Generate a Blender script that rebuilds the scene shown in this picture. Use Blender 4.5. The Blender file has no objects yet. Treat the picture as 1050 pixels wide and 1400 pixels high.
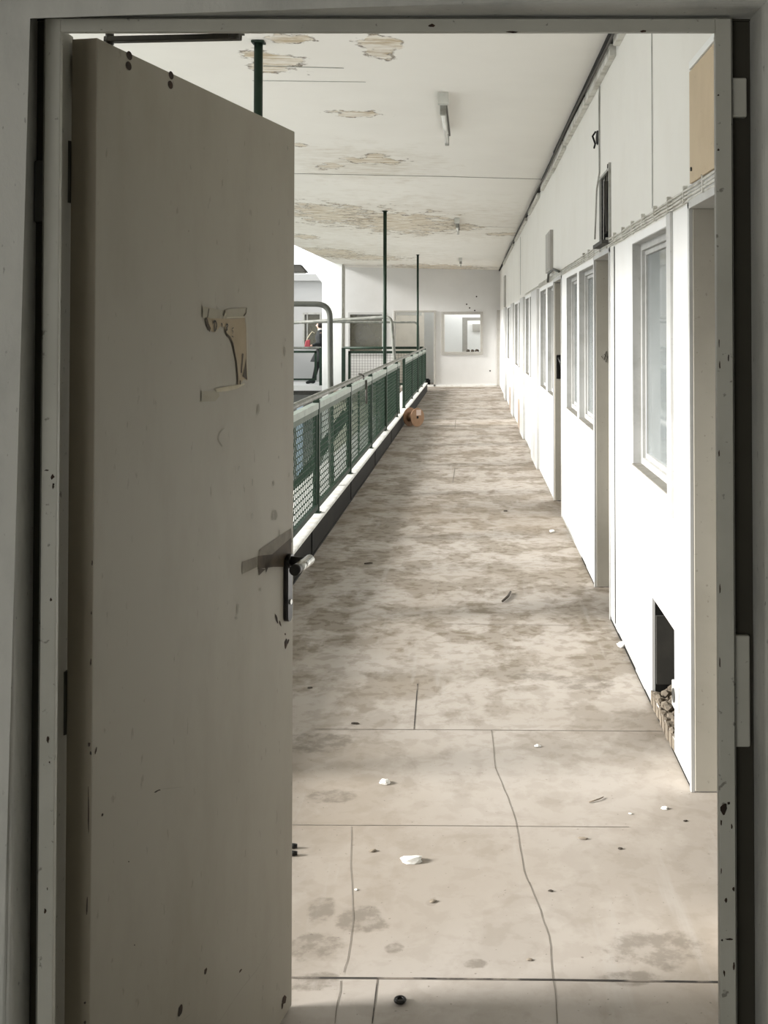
import bpy, bmesh, math, random
from mathutils import Vector
random.seed(7)
S = bpy.context.scene
C = S.collection

# ------------------------------------------------------------------ camera
F = 1600.0                       # focal length in pixels of a 1050x1400 frame
CX, HOR = 645.0, 447.0           # vanishing point of the corridor
PITCH = math.radians(1.31)
CY = HOR - F * math.tan(PITCH)
H = 1.6
cam_d = bpy.data.cameras.new('camera'); cam = bpy.data.objects.new('camera', cam_d); C.objects.link(cam)
cam.location = (0, 0, H); cam.rotation_euler = (math.pi/2 + PITCH, 0, 0)
cam_d.sensor_fit = 'VERTICAL'; cam_d.sensor_height = 36.0; cam_d.lens = 36.0 * F / 1400.0
cam_d.shift_x = (525.0 - CX) / 1400.0
cam_d.shift_y = (CY - 700.0) / 1400.0
cam_d.clip_start = 0.05; cam_d.clip_end = 300
S.camera = cam

def ray(px, py):
    u = (px - CX) / F; v = -(py - CY) / F
    return Vector((u, math.cos(PITCH) - v*math.sin(PITCH), math.sin(PITCH) + v*math.cos(PITCH)))
O = Vector((0, 0, H))
def onY(px, py, Y): d = ray(px, py); return O + d * (Y / d.y)
def onX(px, py, X): d = ray(px, py); return O + d * (X / d.x)
def onZ(px, py, Z): d = ray(px, py); return O + d * ((Z - H) / d.z)
def onP(px, py, p, n):
    d = ray(px, py); return O + d * ((p - O).dot(n) / d.dot(n))

# ------------------------------------------------------------------ materials
def nodes(m):
    m.use_nodes = True; nt = m.node_tree; return nt, nt.nodes, nt.links
def mat(name, col, rough=0.6, metal=0.0, dirt=None, amt=0.3, scale=4.0, bump=0.0, stretch=(1,1,1), spec=0.4, lo=0.45, hi=0.7, speck=0.0):
    m = bpy.data.materials.new(name); nt, N, L = nodes(m); b = N['Principled BSDF']
    b.inputs['Roughness'].default_value = rough; b.inputs['Metallic'].default_value = metal
    b.inputs['Specular IOR Level'].default_value = spec
    tc = N.new('ShaderNodeTexCoord'); mp = N.new('ShaderNodeMapping'); L.new(tc.outputs['Object'], mp.inputs['Vector'])
    mp.inputs['Scale'].default_value = stretch
    n = N.new('ShaderNodeTexNoise'); n.inputs['Scale'].default_value = scale; n.inputs['Detail'].default_value = 8; n.inputs['Roughness'].default_value = 0.62
    L.new(mp.outputs['Vector'], n.inputs['Vector'])
    r = N.new('ShaderNodeMapRange'); r.inputs['From Min'].default_value = lo; r.inputs['From Max'].default_value = hi
    r.inputs['To Max'].default_value = amt; L.new(n.outputs['Fac'], r.inputs['Value'])
    mx = N.new('ShaderNodeMix'); mx.data_type = 'RGBA'
    mx.inputs['A'].default_value = (*col, 1); mx.inputs['B'].default_value = (*(dirt or tuple(c*0.6 for c in col)), 1)
    L.new(r.outputs['Result'], mx.inputs['Factor']); out = mx.outputs['Result']
    if speck:
        n2 = N.new('ShaderNodeTexNoise'); n2.inputs['Scale'].default_value = scale*14; n2.inputs['Detail'].default_value = 3
        L.new(mp.outputs['Vector'], n2.inputs['Vector'])
        r2 = N.new('ShaderNodeMapRange'); r2.inputs['From Min'].default_value = 0.68; r2.inputs['From Max'].default_value = 0.74
        r2.inputs['To Max'].default_value = speck; L.new(n2.outputs['Fac'], r2.inputs['Value'])
        m2 = N.new('ShaderNodeMix'); m2.data_type = 'RGBA'; L.new(r2.outputs['Result'], m2.inputs['Factor'])
        L.new(out, m2.inputs['A']); m2.inputs['B'].default_value = (0.05, 0.04, 0.03, 1); out = m2.outputs['Result']
    L.new(out, b.inputs['Base Color'])
    if bump:
        bp = N.new('ShaderNodeBump'); bp.inputs['Strength'].default_value = bump; bp.inputs['Distance'].default_value = 0.01
        L.new(n.outputs['Fac'], bp.inputs['Height']); L.new(bp.outputs['Normal'], b.inputs['Normal'])
    return m

M = {}
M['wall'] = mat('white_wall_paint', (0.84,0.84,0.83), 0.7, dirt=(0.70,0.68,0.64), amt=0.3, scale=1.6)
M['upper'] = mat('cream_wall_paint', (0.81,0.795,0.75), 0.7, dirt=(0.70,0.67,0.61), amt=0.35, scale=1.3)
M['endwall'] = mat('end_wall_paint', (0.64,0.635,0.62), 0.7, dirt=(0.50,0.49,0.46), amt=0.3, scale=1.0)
M['plaster'] = mat('front_wall_plaster', (0.56,0.55,0.515), 0.85, dirt=(0.38,0.38,0.36), amt=0.8, scale=7, bump=0.6, speck=0.5, stretch=(1,1,0.5))
M['frame'] = mat('door_frame_paint', (0.44,0.43,0.38), 0.5, dirt=(0.33,0.32,0.27), amt=0.5, scale=5, bump=0.1, speck=0.6)
M['door'] = mat('door_leaf_paint', (0.325,0.298,0.242), 0.6, dirt=(0.255,0.228,0.175), amt=0.7, scale=2.4, stretch=(1.5,1.5,0.7), bump=0.03, speck=0.25)
M['door_edge'] = mat('door_edge_paint', (0.27,0.235,0.18), 0.55, dirt=(0.2,0.165,0.12), amt=0.6, scale=3)  # darker than the leaf: the edge's shade is put into its paint
M['rust'] = mat('rust_chip', (0.022,0.014,0.01), 0.9, dirt=(0.06,0.03,0.015), amt=1, scale=60)
M['smudge'] = mat('grey_smudge', (0.26,0.24,0.2), 0.8, dirt=(0.34,0.32,0.27), amt=1, scale=40)
M['beige'] = mat('beige_door_paint', (0.43,0.405,0.345), 0.55, dirt=(0.33,0.305,0.25), amt=0.5, scale=4, bump=0.05, speck=0.3)
M['tan'] = mat('tan_board', (0.55,0.44,0.30), 0.7, dirt=(0.44,0.34,0.22), amt=0.4, scale=5, speck=0.2)
M['wframe'] = mat('window_frame_paint', (0.50,0.50,0.485), 0.5, dirt=(0.38,0.37,0.34), amt=0.5, scale=6, speck=0.3)
M['green'] = mat('green_rail_paint', (0.016,0.032,0.020), 0.5, dirt=(0.010,0.018,0.013), amt=0.7, scale=8, spec=0.2)
M['greenlt'] = mat('pale_green_rail_paint', (0.27,0.31,0.27), 0.5, dirt=(0.15,0.18,0.155), amt=0.7, scale=7, speck=0.3)  # lighter copy of the bar paint for the face that catches light
M['greenmid'] = mat('grey_green_rail_paint', (0.10,0.125,0.10), 0.6, dirt=(0.06,0.08,0.06), amt=0.7, scale=7, spec=0.2)  # darker copy of the bar paint, shade painted on its side face
M['mesh'] = mat('green_mesh_paint', (0.020,0.036,0.024), 0.6, dirt=(0.013,0.024,0.017), amt=0.7, scale=8, spec=0.12)
M['pipe'] = mat('grey_green_pipe', (0.075,0.078,0.066), 0.45, dirt=(0.11,0.115,0.1), amt=0.7, scale=7)
M['handrail'] = mat('worn_handrail', (0.15,0.155,0.135), 0.5, dirt=(0.30,0.30,0.27), amt=0.8, scale=9)
M['curb'] = mat('dark_curb_panel', (0.020,0.019,0.017), 0.7, dirt=(0.034,0.031,0.026), amt=0.5, scale=5, spec=0.08)
M['ledge'] = mat('pale_ledge', (0.72,0.72,0.69), 0.7, dirt=(0.5,0.47,0.42), amt=0.8, scale=9, speck=0.5)
M['white'] = mat('bright_white_paint', (0.85,0.86,0.84), 0.6, dirt=(0.75,0.75,0.72), amt=0.3, scale=2)
M['black'] = mat('black_void', (0.008,0.008,0.007), 0.9, dirt=(0.015,0.013,0.01), amt=1, scale=5)
M['dark'] = mat('dark_grey', (0.05,0.048,0.042), 0.7, dirt=(0.08,0.075,0.065), amt=0.8, scale=8)
M['blackmetal'] = mat('black_handle_plastic', (0.010,0.009,0.008), 0.3, dirt=(0.025,0.023,0.02), amt=0.6, scale=20, spec=0.25)
M['chrome'] = mat('worn_chrome', (0.55,0.55,0.52), 0.25, metal=1, dirt=(0.3,0.3,0.28), amt=0.8, scale=50)
M['arm'] = mat('closer_arm_metal', (0.05,0.048,0.04), 0.4, metal=0.5, dirt=(0.09,0.08,0.06), amt=0.6, scale=20)
M['conduit'] = mat('grey_conduit', (0.38,0.38,0.35), 0.55, dirt=(0.2,0.19,0.16), amt=0.8, scale=12)
M['cable'] = mat('pale_painted_cable', (0.64,0.63,0.58), 0.6, dirt=(0.34,0.32,0.27), amt=0.9, scale=9)
M['gap'] = mat('shadowy_gap_filler', (0.04,0.036,0.026), 0.9, dirt=(0.028,0.025,0.018), amt=0.6, scale=6)  # dark tone painted for the shade in the gap round the frame
M['wire'] = mat('dark_wire', (0.06,0.055,0.045), 0.6)
M['paper'] = mat('brown_torn_paper', (0.33,0.265,0.175), 0.8, dirt=(0.27,0.21,0.13), amt=0.6, scale=25)
M['papertear'] = mat('torn_paper_edge', (0.48,0.43,0.32), 0.85, dirt=(0.38,0.32,0.22), amt=0.6, scale=30)
M['tape'] = mat('beige_tape', (0.29,0.262,0.19), 0.6, dirt=(0.24,0.21,0.145), amt=0.7, scale=30)
M['darktape'] = mat('brown_packing_tape', (0.075,0.056,0.036), 0.6, dirt=(0.03,0.022,0.015), amt=1, scale=26, spec=0.1, stretch=(1,1,1))
M['lighttape'] = mat('grey_brown_tape', (0.20,0.178,0.138), 0.6, dirt=(0.13,0.11,0.08), amt=0.9, scale=22, spec=0.1)
M['ink'] = mat('black_ink', (0.02,0.016,0.012), 0.7)
M['wood'] = mat('reel_plywood', (0.30,0.185,0.11), 0.7, dirt=(0.25,0.12,0.06), amt=0.7, scale=14)
M['label'] = mat('pale_label', (0.62,0.50,0.44), 0.7)
M['lampwhite'] = mat('lamp_batten_enamel', (0.60,0.60,0.56), 0.4, dirt=(0.42,0.42,0.38), amt=0.5, scale=9)
M['tube'] = mat('unlit_tube_glass', (0.86,0.86,0.82), 0.15)
M['chip'] = mat('plaster_chip', (0.74,0.73,0.69), 0.85, dirt=(0.5,0.48,0.43), amt=0.6, scale=40)
M['twig'] = mat('dark_scrap', (0.05,0.04,0.03), 0.85, dirt=(0.12,0.10,0.08), amt=0.7, scale=50)
M['brownchip'] = mat('brown_scrap', (0.25,0.21,0.16), 0.85, dirt=(0.12,0.1,0.08), amt=0.7, scale=50)
M['greywall'] = mat('courtyard_wall_paint', (0.40,0.40,0.39), 0.8, dirt=(0.34,0.34,0.33), amt=0.5, scale=0.8)
M['sillbrown'] = mat('dusty_sill', (0.22,0.21,0.185), 0.8, dirt=(0.11,0.10,0.08), amt=0.7, scale=9, spec=0.1)
M['winmetal'] = mat('grey_window_metal', (0.46,0.46,0.445), 0.6, dirt=(0.30,0.295,0.27), amt=0.6, scale=6, speck=0.3, spec=0.2)
M['socket'] = mat('white_socket_plastic', (0.62,0.62,0.60), 0.35)
M['skin'] = mat('skin', (0.55,0.36,0.27), 0.5)
M['coat'] = mat('black_cloth', (0.012,0.014,0.014), 0.85)
M['red'] = mat('red_bag_fabric', (0.24,0.03,0.04), 0.6)
M['hair'] = mat('dark_hair', (0.02,0.015,0.012), 0.6)
M['crack'] = mat('floor_crack', (0.15,0.13,0.105), 0.9, dirt=(0.26,0.235,0.205), amt=1, scale=12)
M['joint'] = mat('floor_joint_dark', (0.035,0.03,0.025), 0.9, dirt=(0.2,0.17,0.14), amt=1, scale=7, lo=0.5, hi=0.6)
M['lowfloor'] = mat('courtyard_floor', (0.72,0.73,0.71), 0.8, dirt=(0.45,0.45,0.42), amt=0.6, scale=1)
M['cream'] = mat('lower_wall_cream', (0.82,0.80,0.68), 0.7)
M['blue'] = mat('pale_blue_paint', (0.50,0.60,0.72), 0.6)
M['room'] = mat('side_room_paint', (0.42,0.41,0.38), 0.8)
M['warmroom'] = mat('far_room_paint', (0.68,0.64,0.56), 0.8)
M['hatch'] = mat('brown_hatch', (0.36,0.29,0.23), 0.7, dirt=(0.25,0.2,0.15), amt=0.5, scale=8)
M['greywood'] = mat('grey_panel', (0.40,0.385,0.35), 0.6, dirt=(0.3,0.28,0.25), amt=0.5, scale=6)

def glass_mat(name, tint, transp, rough=0.04):
    m = bpy.data.materials.new(name); nt, N, L = nodes(m); b = N['Principled BSDF']
    b.inputs['Base Color'].default_value = (*tint, 1); b.inputs['Roughness'].default_value = rough
    b.inputs['Specular IOR Level'].default_value = 0.8
    n = N.new('ShaderNodeTexNoise'); n.inputs['Scale'].default_value = 3
    tc = N.new('ShaderNodeTexCoord'); L.new(tc.outputs['Object'], n.inputs['Vector'])
    r = N.new('ShaderNodeMapRange'); L.new(n.outputs['Fac'], r.inputs['Value'])
    r.inputs['From Min'].default_value = 0.3; r.inputs['From Max'].default_value = 0.7
    r.inputs['To Min'].default_value = transp - 0.1; r.inputs['To Max'].default_value = transp + 0.1
    t = N.new('ShaderNodeBsdfTransparent'); mx = N.new('ShaderNodeMixShader'); L.new(r.outputs['Result'], mx.inputs['Fac'])
    L.new(b.outputs['BSDF'], mx.inputs[1]); L.new(t.outputs['BSDF'], mx.inputs[2]); L.new(mx.outputs['Shader'], N['Material Output'].inputs['Surface'])
    return m
M['glass'] = glass_mat('dusty_window_glass', (0.34,0.37,0.37), 0.35)
M['glassdark'] = glass_mat('brown_window_glass', (0.10,0.093,0.06), 0.16, 0.15)

def mth(N, L, op, a, b=None, clamp=False):
    n = N.new('ShaderNodeMath'); n.operation = op; n.use_clamp = clamp
    for i, v in enumerate((a, b)):
        if v is None: continue
        if isinstance(v, (int, float)): n.inputs[i].default_value = v
        else: L.new(v, n.inputs[i])
    return n.outputs[0]

def blob_fields(N, L, pos, blobs, warp):
    """returns list of normalised distances to noisy ellipses (cx,cy,rx,ry)"""
    out = []
    for (cx, cy, rx, ry) in blobs:
        s = N.new('ShaderNodeVectorMath'); s.operation = 'SUBTRACT'; L.new(pos, s.inputs[0]); s.inputs[1].default_value = (cx, cy, 0)
        k = N.new('ShaderNodeVectorMath'); k.operation = 'MULTIPLY'; L.new(s.outputs[0], k.inputs[0]); k.inputs[1].default_value = (1/rx, 1/ry, 0)
        a = N.new('ShaderNodeVectorMath'); a.operation = 'ADD'; L.new(k.outputs[0], a.inputs[0]); L.new(warp, a.inputs[1])
        l = N.new('ShaderNodeVectorMath'); l.operation = 'LENGTH'; L.new(a.outputs[0], l.inputs[0])
        out.append(l.outputs['Value'])
    return out

def floor_material():
    m = bpy.data.materials.new('stained_concrete_floor'); nt, N, L = nodes(m); b = N['Principled BSDF']
    tc = N.new('ShaderNodeTexCoord'); P = tc.outputs['Object']
    def noise(scale, detail=8, rough=0.6, st=(1,1,1), off=(0,0,0), dist=0.0):
        mp = N.new('ShaderNodeMapping'); mp.inputs['Scale'].default_value = st; mp.inputs['Location'].default_value = off
        L.new(P, mp.inputs['Vector']); n = N.new('ShaderNodeTexNoise'); n.inputs['Scale'].default_value = scale
        n.inputs['Detail'].default_value = detail; n.inputs['Roughness'].default_value = rough; n.inputs['Distortion'].default_value = dist
        L.new(mp.outputs['Vector'], n.inputs['Vector']); return n
    def rng(v, a, c, lo=0.0, hi=1.0):
        r = N.new('ShaderNodeMapRange'); r.interpolation_type = 'SMOOTHSTEP'
        r.inputs['From Min'].default_value = a; r.inputs['From Max'].default_value = c
        r.inputs['To Min'].default_value = lo; r.inputs['To Max'].default_value = hi; L.new(v, r.inputs['Value']); return r.outputs['Result']
    def mix(f, A, B):
        x = N.new('ShaderNodeMix'); x.data_type = 'RGBA'; L.new(f, x.inputs['Factor']) if not isinstance(f, float) else setattr(x.inputs['Factor'], 'default_value', f)
        for k, v in (('A', A), ('B', B)):
            if isinstance(v, tuple): x.inputs[k].default_value = (*v, 1)
            else: L.new(v, x.inputs[k])
        return x.outputs['Result']
    sep = N.new('ShaderNodeSeparateXYZ'); L.new(P, sep.inputs[0])
    patch = noise(3.2, 8, 0.60, (1.15,0.8,1), dist=0.25).outputs['Fac']
    fine = noise(12, 6, 0.6, (1,1,1), (3,1,0), 0.3).outputs['Fac']
    big = noise(0.55, 3, 0.5, (1.3,0.8,1), (9,2,0)).outputs['Fac']
    mid = noise(1.5, 4, 0.5, (0.9,0.8,1), (1,7,0)).outputs['Fac']
    # wear zone: patchy from about Y=4.5 on, smoother close to the doorway
    far = rng(sep.outputs['Y'], 3.6, 6.2, 0.30, 0.95)
    p = rng(mth(N, L, 'ADD', patch, mth(N, L, 'MULTIPLY', mth(N, L, 'SUBTRACT', mid, 0.5), 0.5)), 0.46, 0.56)
    f = rng(fine, 0.47, 0.60)
    stain = mth(N, L, 'MULTIPLY', mth(N, L, 'ADD', mth(N, L, 'MULTIPLY', p, 0.55), mth(N, L, 'MULTIPLY', f, 0.45)), far)
    base = mix(rng(mid, 0.35, 0.7), (0.385,0.348,0.308), (0.35,0.308,0.262))
    col = mix(stain, base, (0.165,0.135,0.097))
    col = mix(rng(big, 0.5, 0.66, 0, 0.30), col, (0.22,0.17,0.115))
    # pale drag marks along the corridor
    pale = noise(2.0, 5, 0.6, (5,0.4,1), (4,4,0)).outputs['Fac']
    col = mix(rng(pale, 0.58, 0.72, 0, 0.45), col, (0.39,0.36,0.325))
    # discrete damp spots near the doorway
    wn = noise(7, 5, 0.65, off=(2,2,0))
    w = N.new('ShaderNodeVectorMath'); w.operation = 'SUBTRACT'; L.new(wn.outputs['Color'], w.inputs[0]); w.inputs[1].default_value = (0.5,0.5,0.5)
    w2 = N.new('ShaderNodeVectorMath'); w2.operation = 'SCALE'; L.new(w.outputs[0], w2.inputs[0]); w2.inputs['Scale'].default_value = 2.6
    spots = []
    for px, py, rx, ry in [(500,1258,34,20),(440,1245,26,16),(425,1292,45,22),(900,1300,80,26),(540,1298,12,10),(650,1318,18,7),(590,1232,8,6),
                           (800,935,50,12),(430,1015,60,14),(455,1090,40,10),(730,925,40,6),(870,1340,60,10),(430,1345,40,14)]:
        c = onZ(px, py, 0); a = onZ(px+rx, py, 0); d = onZ(px, py-ry, 0)
        spots.append((c.x, c.y, abs(a.x-c.x), abs(d.y-c.y)))
    acc = None
    for l in blob_fields(N, L, P, spots, w2.outputs[0]):
        s = rng(l, 0.75, 1.1, 1.0, 0.0); acc = s if acc is None else mth(N, L, 'MAXIMUM', acc, s)
    col = mix(mth(N, L, 'MULTIPLY', mth(N, L, 'MULTIPLY', acc, 0.62), rng(noise(16, 6, 0.65, off=(5,5,0)).outputs['Fac'], 0.40, 0.58, 0.25, 1.0)), col, (0.14,0.118,0.092))
    sp = noise(70, 2, 0.5).outputs['Fac']
    col = mix(rng(sp, 0.70, 0.75, 0, 0.6), col, (0.12,0.10,0.08))
    L.new(col, b.inputs['Base Color'])
    L.new(rng(patch, 0.4, 0.6, 0.62, 0.8), b.inputs['Roughness']); b.inputs['Specular IOR Level'].default_value = 0.3
    bp = N.new('ShaderNodeBump'); bp.inputs['Strength'].default_value = 0.25; bp.inputs['Distance'].default_value = 0.004
    L.new(fine, bp.inputs['Height']); L.new(bp.outputs['Normal'], b.inputs['Normal'])
    return m

ZC = 3.13; XR = 0.762
def ceil_z(x): return ZC + (XR - x) * 0.02
def onC(px, py):
    d = ray(px, py); n = Vector((0.02, 0, 1)); p0 = Vector((XR, 0, ZC)); return O + d * ((p0 - O).dot(n) / d.dot(n))

def ceiling_material():
    m = bpy.data.materials.new('peeling_ceiling_paint'); nt, N, L = nodes(m); b = N['Principled BSDF']
    tc = N.new('ShaderNodeTexCoord'); P = tc.outputs['Object']
    fl = N.new('ShaderNodeVectorMath'); fl.operation = 'MULTIPLY'; L.new(P, fl.inputs[0]); fl.inputs[1].default_value = (1,1,0); P = fl.outputs[0]
    def noise(scale, st=(1,1,1), detail=7, rough=0.65):
        mp = N.new('ShaderNodeMapping'); mp.inputs['Scale'].default_value = st; L.new(P, mp.inputs['Vector'])
        n = N.new('ShaderNodeTexNoise'); n.inputs['Scale'].default_value = scale; n.inputs['Detail'].default_value = detail; n.inputs['Roughness'].default_value = rough
        L.new(mp.outputs['Vector'], n.inputs['Vector']); return n
    def rng(v, a, c, lo=0.0, hi=1.0):
        r = N.new('ShaderNodeMapRange'); r.inputs['From Min'].default_value = a; r.inputs['From Max'].default_value = c
        r.inputs['To Min'].default_value = lo; r.inputs['To Max'].default_value = hi; L.new(v, r.inputs['Value']); return r.outputs['Result']
    def mix(f, A, B):
        x = N.new('ShaderNodeMix'); x.data_type = 'RGBA'; L.new(f, x.inputs['Factor'])
        for k, v in (('A', A), ('B', B)):
            if isinstance(v, tuple): x.inputs[k].default_value = (*v, 1)
            else: L.new(v, x.inputs[k])
        return x.outputs['Result']
    wn = noise(3.2, (1.5,1,1))
    w = N.new('ShaderNodeVectorMath'); w.operation = 'SUBTRACT'; L.new(wn.outputs['Color'], w.inputs[0]); w.inputs[1].default_value = (0.5,0.5,0.5)
    w2 = N.new('ShaderNodeVectorMath'); w2.operation = 'SCALE'; L.new(w.outputs[0], w2.inputs[0]); w2.inputs['Scale'].default_value = 3.0
    def cells(lst):
        out = []
        for px, py, rx, ry in lst:
            c = onC(px, py); a = onC(px+rx, py); u = onC(px, py-ry); d = onC(px, py+ry)
            out.append((c.x, (u.y+d.y)/2, abs(a.x-c.x), abs(d.y-u.y)/2))
        return out
    peel = cells([(378,85,50,16),(520,63,30,20),(490,155,48,5),(410,198,14,3),(515,218,45,7),(452,228,20,5),(450,292,66,16),(548,304,86,17),
                  (620,310,45,5),(415,323,18,4),(440,345,60,7),(500,352,60,4),(600,365,70,4),(690,320,30,3),(395,52,35,8)])
    fill = None; rim = None
    for l in blob_fields(N, L, P, peel, w2.outputs[0]):
        s = rng(l, 0.78, 0.84, 1.0, 0.0); fill = s if fill is None else mth(N, L, 'MAXIMUM', fill, s)
        r = mth(N, L, 'MULTIPLY', rng(l, 0.70, 0.80), rng(l, 0.86, 0.98, 1.0, 0.0)); rim = r if rim is None else mth(N, L, 'MAXIMUM', rim, r)
    rim = mth(N, L, 'MULTIPLY', rim, rng(noise(9).outputs['Fac'], 0.44, 0.56))
    g = noise(7, (0.5,2.2,1)).outputs['Fac']
    base = mix(rng(noise(0.8).outputs['Fac'], 0.4, 0.7, 0, 0.5), (0.83,0.81,0.765), (0.76,0.735,0.69))
    # old water marks, long across the ceiling
    halo = None
    for l in blob_fields(N, L, P, cells([(540,300,170,26),(470,345,120,16),(500,225,90,22),(600,366,120,10)]), w2.outputs[0]):
        s = rng(l, 0.4, 1.4, 1.0, 0.0); halo = s if halo is None else mth(N, L, 'MAXIMUM', halo, s)
    base = mix(mth(N, L, 'MULTIPLY', halo, rng(g, 0.42, 0.6, 0.1, 0.6)), base, (0.52,0.46,0.36))
    inside = mix(rng(g, 0.44, 0.54), (0.76,0.71,0.62), (0.50,0.41,0.28))
    col = mix(mth(N, L, 'MULTIPLY', fill, rng(noise(5,(0.6,2,1)).outputs['Fac'], 0.38, 0.55, 0.25, 0.95)), base, inside)
    col = mix(mth(N, L, 'MULTIPLY', rim, 0.85), col, (0.13,0.10,0.07))
    L.new(col, b.inputs['Base Color']); b.inputs['Roughness'].default_value = 0.8; b.inputs['Specular IOR Level'].default_value = 0.2
    return m
M['floor'] = floor_material(); M['ceiling'] = ceiling_material()

# ------------------------------------------------------------------ mesh helpers
class MB:
    def __init__(s): s.v = []; s.f = []; s.m = []; s.sm = []
    def poly(s, pts, mi=0, smooth=False):
        i = len(s.v); s.v += [tuple(p) for p in pts]; s.f.append(list(range(i, i+len(pts)))); s.m.append(mi); s.sm.append(smooth); return s
    def hexa(s, p, mi=0):
        i = len(s.v); s.v += [tuple(q) for q in p]
        for f in ((0,3,2,1),(4,5,6,7),(0,1,5,4),(1,2,6,5),(2,3,7,6),(3,0,4,7)):
            s.f.append([i+k for k in f]); s.m.append(mi); s.sm.append(False)
        return s
    def box(s, x0, x1, y0, y1, z0, z1, mi=0):
        return s.hexa([(x0,y0,z0),(x1,y0,z0),(x1,y1,z0),(x0,y1,z0),(x0,y0,z1),(x1,y0,z1),(x1,y1,z1),(x0,y1,z1)], mi)
    def obox(s, o, ax, ay, az, a, b, c, mi=0):
        o = Vector(o)
        P = lambda i, j, k: o + ax*i + ay*j + az*k
        return s.hexa([P(a[0],b[0],c[0]),P(a[1],b[0],c[0]),P(a[1],b[1],c[0]),P(a[0],b[1],c[0]),P(a[0],b[0],c[1]),P(a[1],b[0],c[1]),P(a[1],b[1],c[1]),P(a[0],b[1],c[1])], mi)
    def tube(s, pts, r, n=10, mi=0, radii=None, cap=True):
        pts = [Vector(p) for p in pts]; rings = []; up = None
        for k, p in enumerate(pts):
            t = (pts[min(k+1, len(pts)-1)] - pts[max(k-1, 0)]).normalized()
            if up is None: up = Vector((0,0,1)) if abs(t.z) < 0.9 else Vector((1,0,0))
            a = t.cross(up)
            if a.length < 1e-4: a = t.cross(Vector((0,1,0)))
            a.normalize(); b2 = a.cross(t).normalized(); up = b2
            rr = radii[k] if radii else r; i = len(s.v)
            s.v += [tuple(p + a*math.cos(2*math.pi*j/n)*rr + b2*math.sin(2*math.pi*j/n)*rr) for j in range(n)]; rings.append(i)
        for k in range(len(rings)-1):
            for j in range(n):
                s.f.append([rings[k]+j, rings[k]+(j+1)%n, rings[k+1]+(j+1)%n, rings[k+1]+j]); s.m.append(mi); s.sm.append(True)
        if cap:
            s.f.append([rings[0]+j for j in range(n)][::-1]); s.f.append([rings[-1]+j for j in range(n)]); s.m += [mi, mi]; s.sm += [False, False]
        return s
    def disc(s, c, axis, r, th, n=32, mi=0):
        axis = Vector(axis).normalized(); c = Vector(c); return s.tube([c - axis*th/2, c + axis*th/2], r, n, mi)
    def build(s, name, mats, parent=None, bevel=0, fix=True):
        me = bpy.data.meshes.new(name); me.from_pydata(s.v, [], s.f)
        if not isinstance(mats, (list, tuple)): mats = [mats]
        for k in mats: me.materials.append(M[k])
        for p, mi, sm in zip(me.polygons, s.m, s.sm): p.material_index = mi; p.use_smooth = sm
        me.update()
        if fix:
            bm = bmesh.new(); bm.from_mesh(me); bmesh.ops.recalc_face_normals(bm, faces=bm.faces); bm.to_mesh(me); bm.free()
        o = bpy.data.objects.new(name, me); C.objects.link(o)
        if parent: o.parent = parent; o.matrix_parent_inverse = parent.matrix_world.inverted() if False else o.matrix_parent_inverse
        if bevel:
            b = o.modifiers.new('bevel', 'BEVEL'); b.width = bevel; b.segments = 3; b.limit_method = 'ANGLE'
        return o
# All geometry below is written in world metres; a thing's empty sits at its base, so children are shifted back by its location.
def empty(name, loc=(0,0,0)):
    o = bpy.data.objects.new(name, None); C.objects.link(o); o.location = loc; o.empty_display_size = 0.1; return o
def part(mb, name, mats, root, bevel=0, label=None, fix=True):
    o = mb.build(name, mats, None, bevel, fix); base = root
    off = Vector((0,0,0)); r = root
    while r is not None: off += Vector(r.location); r = r.parent
    o.data.transform(__import__('mathutils').Matrix.Translation(-off)); o.parent = root
    if label: o['label'] = label
    return o
def tag(o, label, cat, group=None, kind=None):
    o['label'] = label; o['category'] = cat
    if group: o['group'] = group
    if kind: o['kind'] = kind
    return o
def struct(o, label=None, cat=None):
    o['kind'] = 'structure'
    if label: o['label'] = label
    if cat: o['category'] = cat
    return o
def centre_origin(o):
    vs = [v.co for v in o.data.vertices]; 
    c = Vector(((min(v.x for v in vs)+max(v.x for v in vs))/2, (min(v.y for v in vs)+max(v.y for v in vs))/2, min(v.z for v in vs)))
    o.data.transform(__import__('mathutils').Matrix.Translation(-c)); o.location = c; return o

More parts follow.
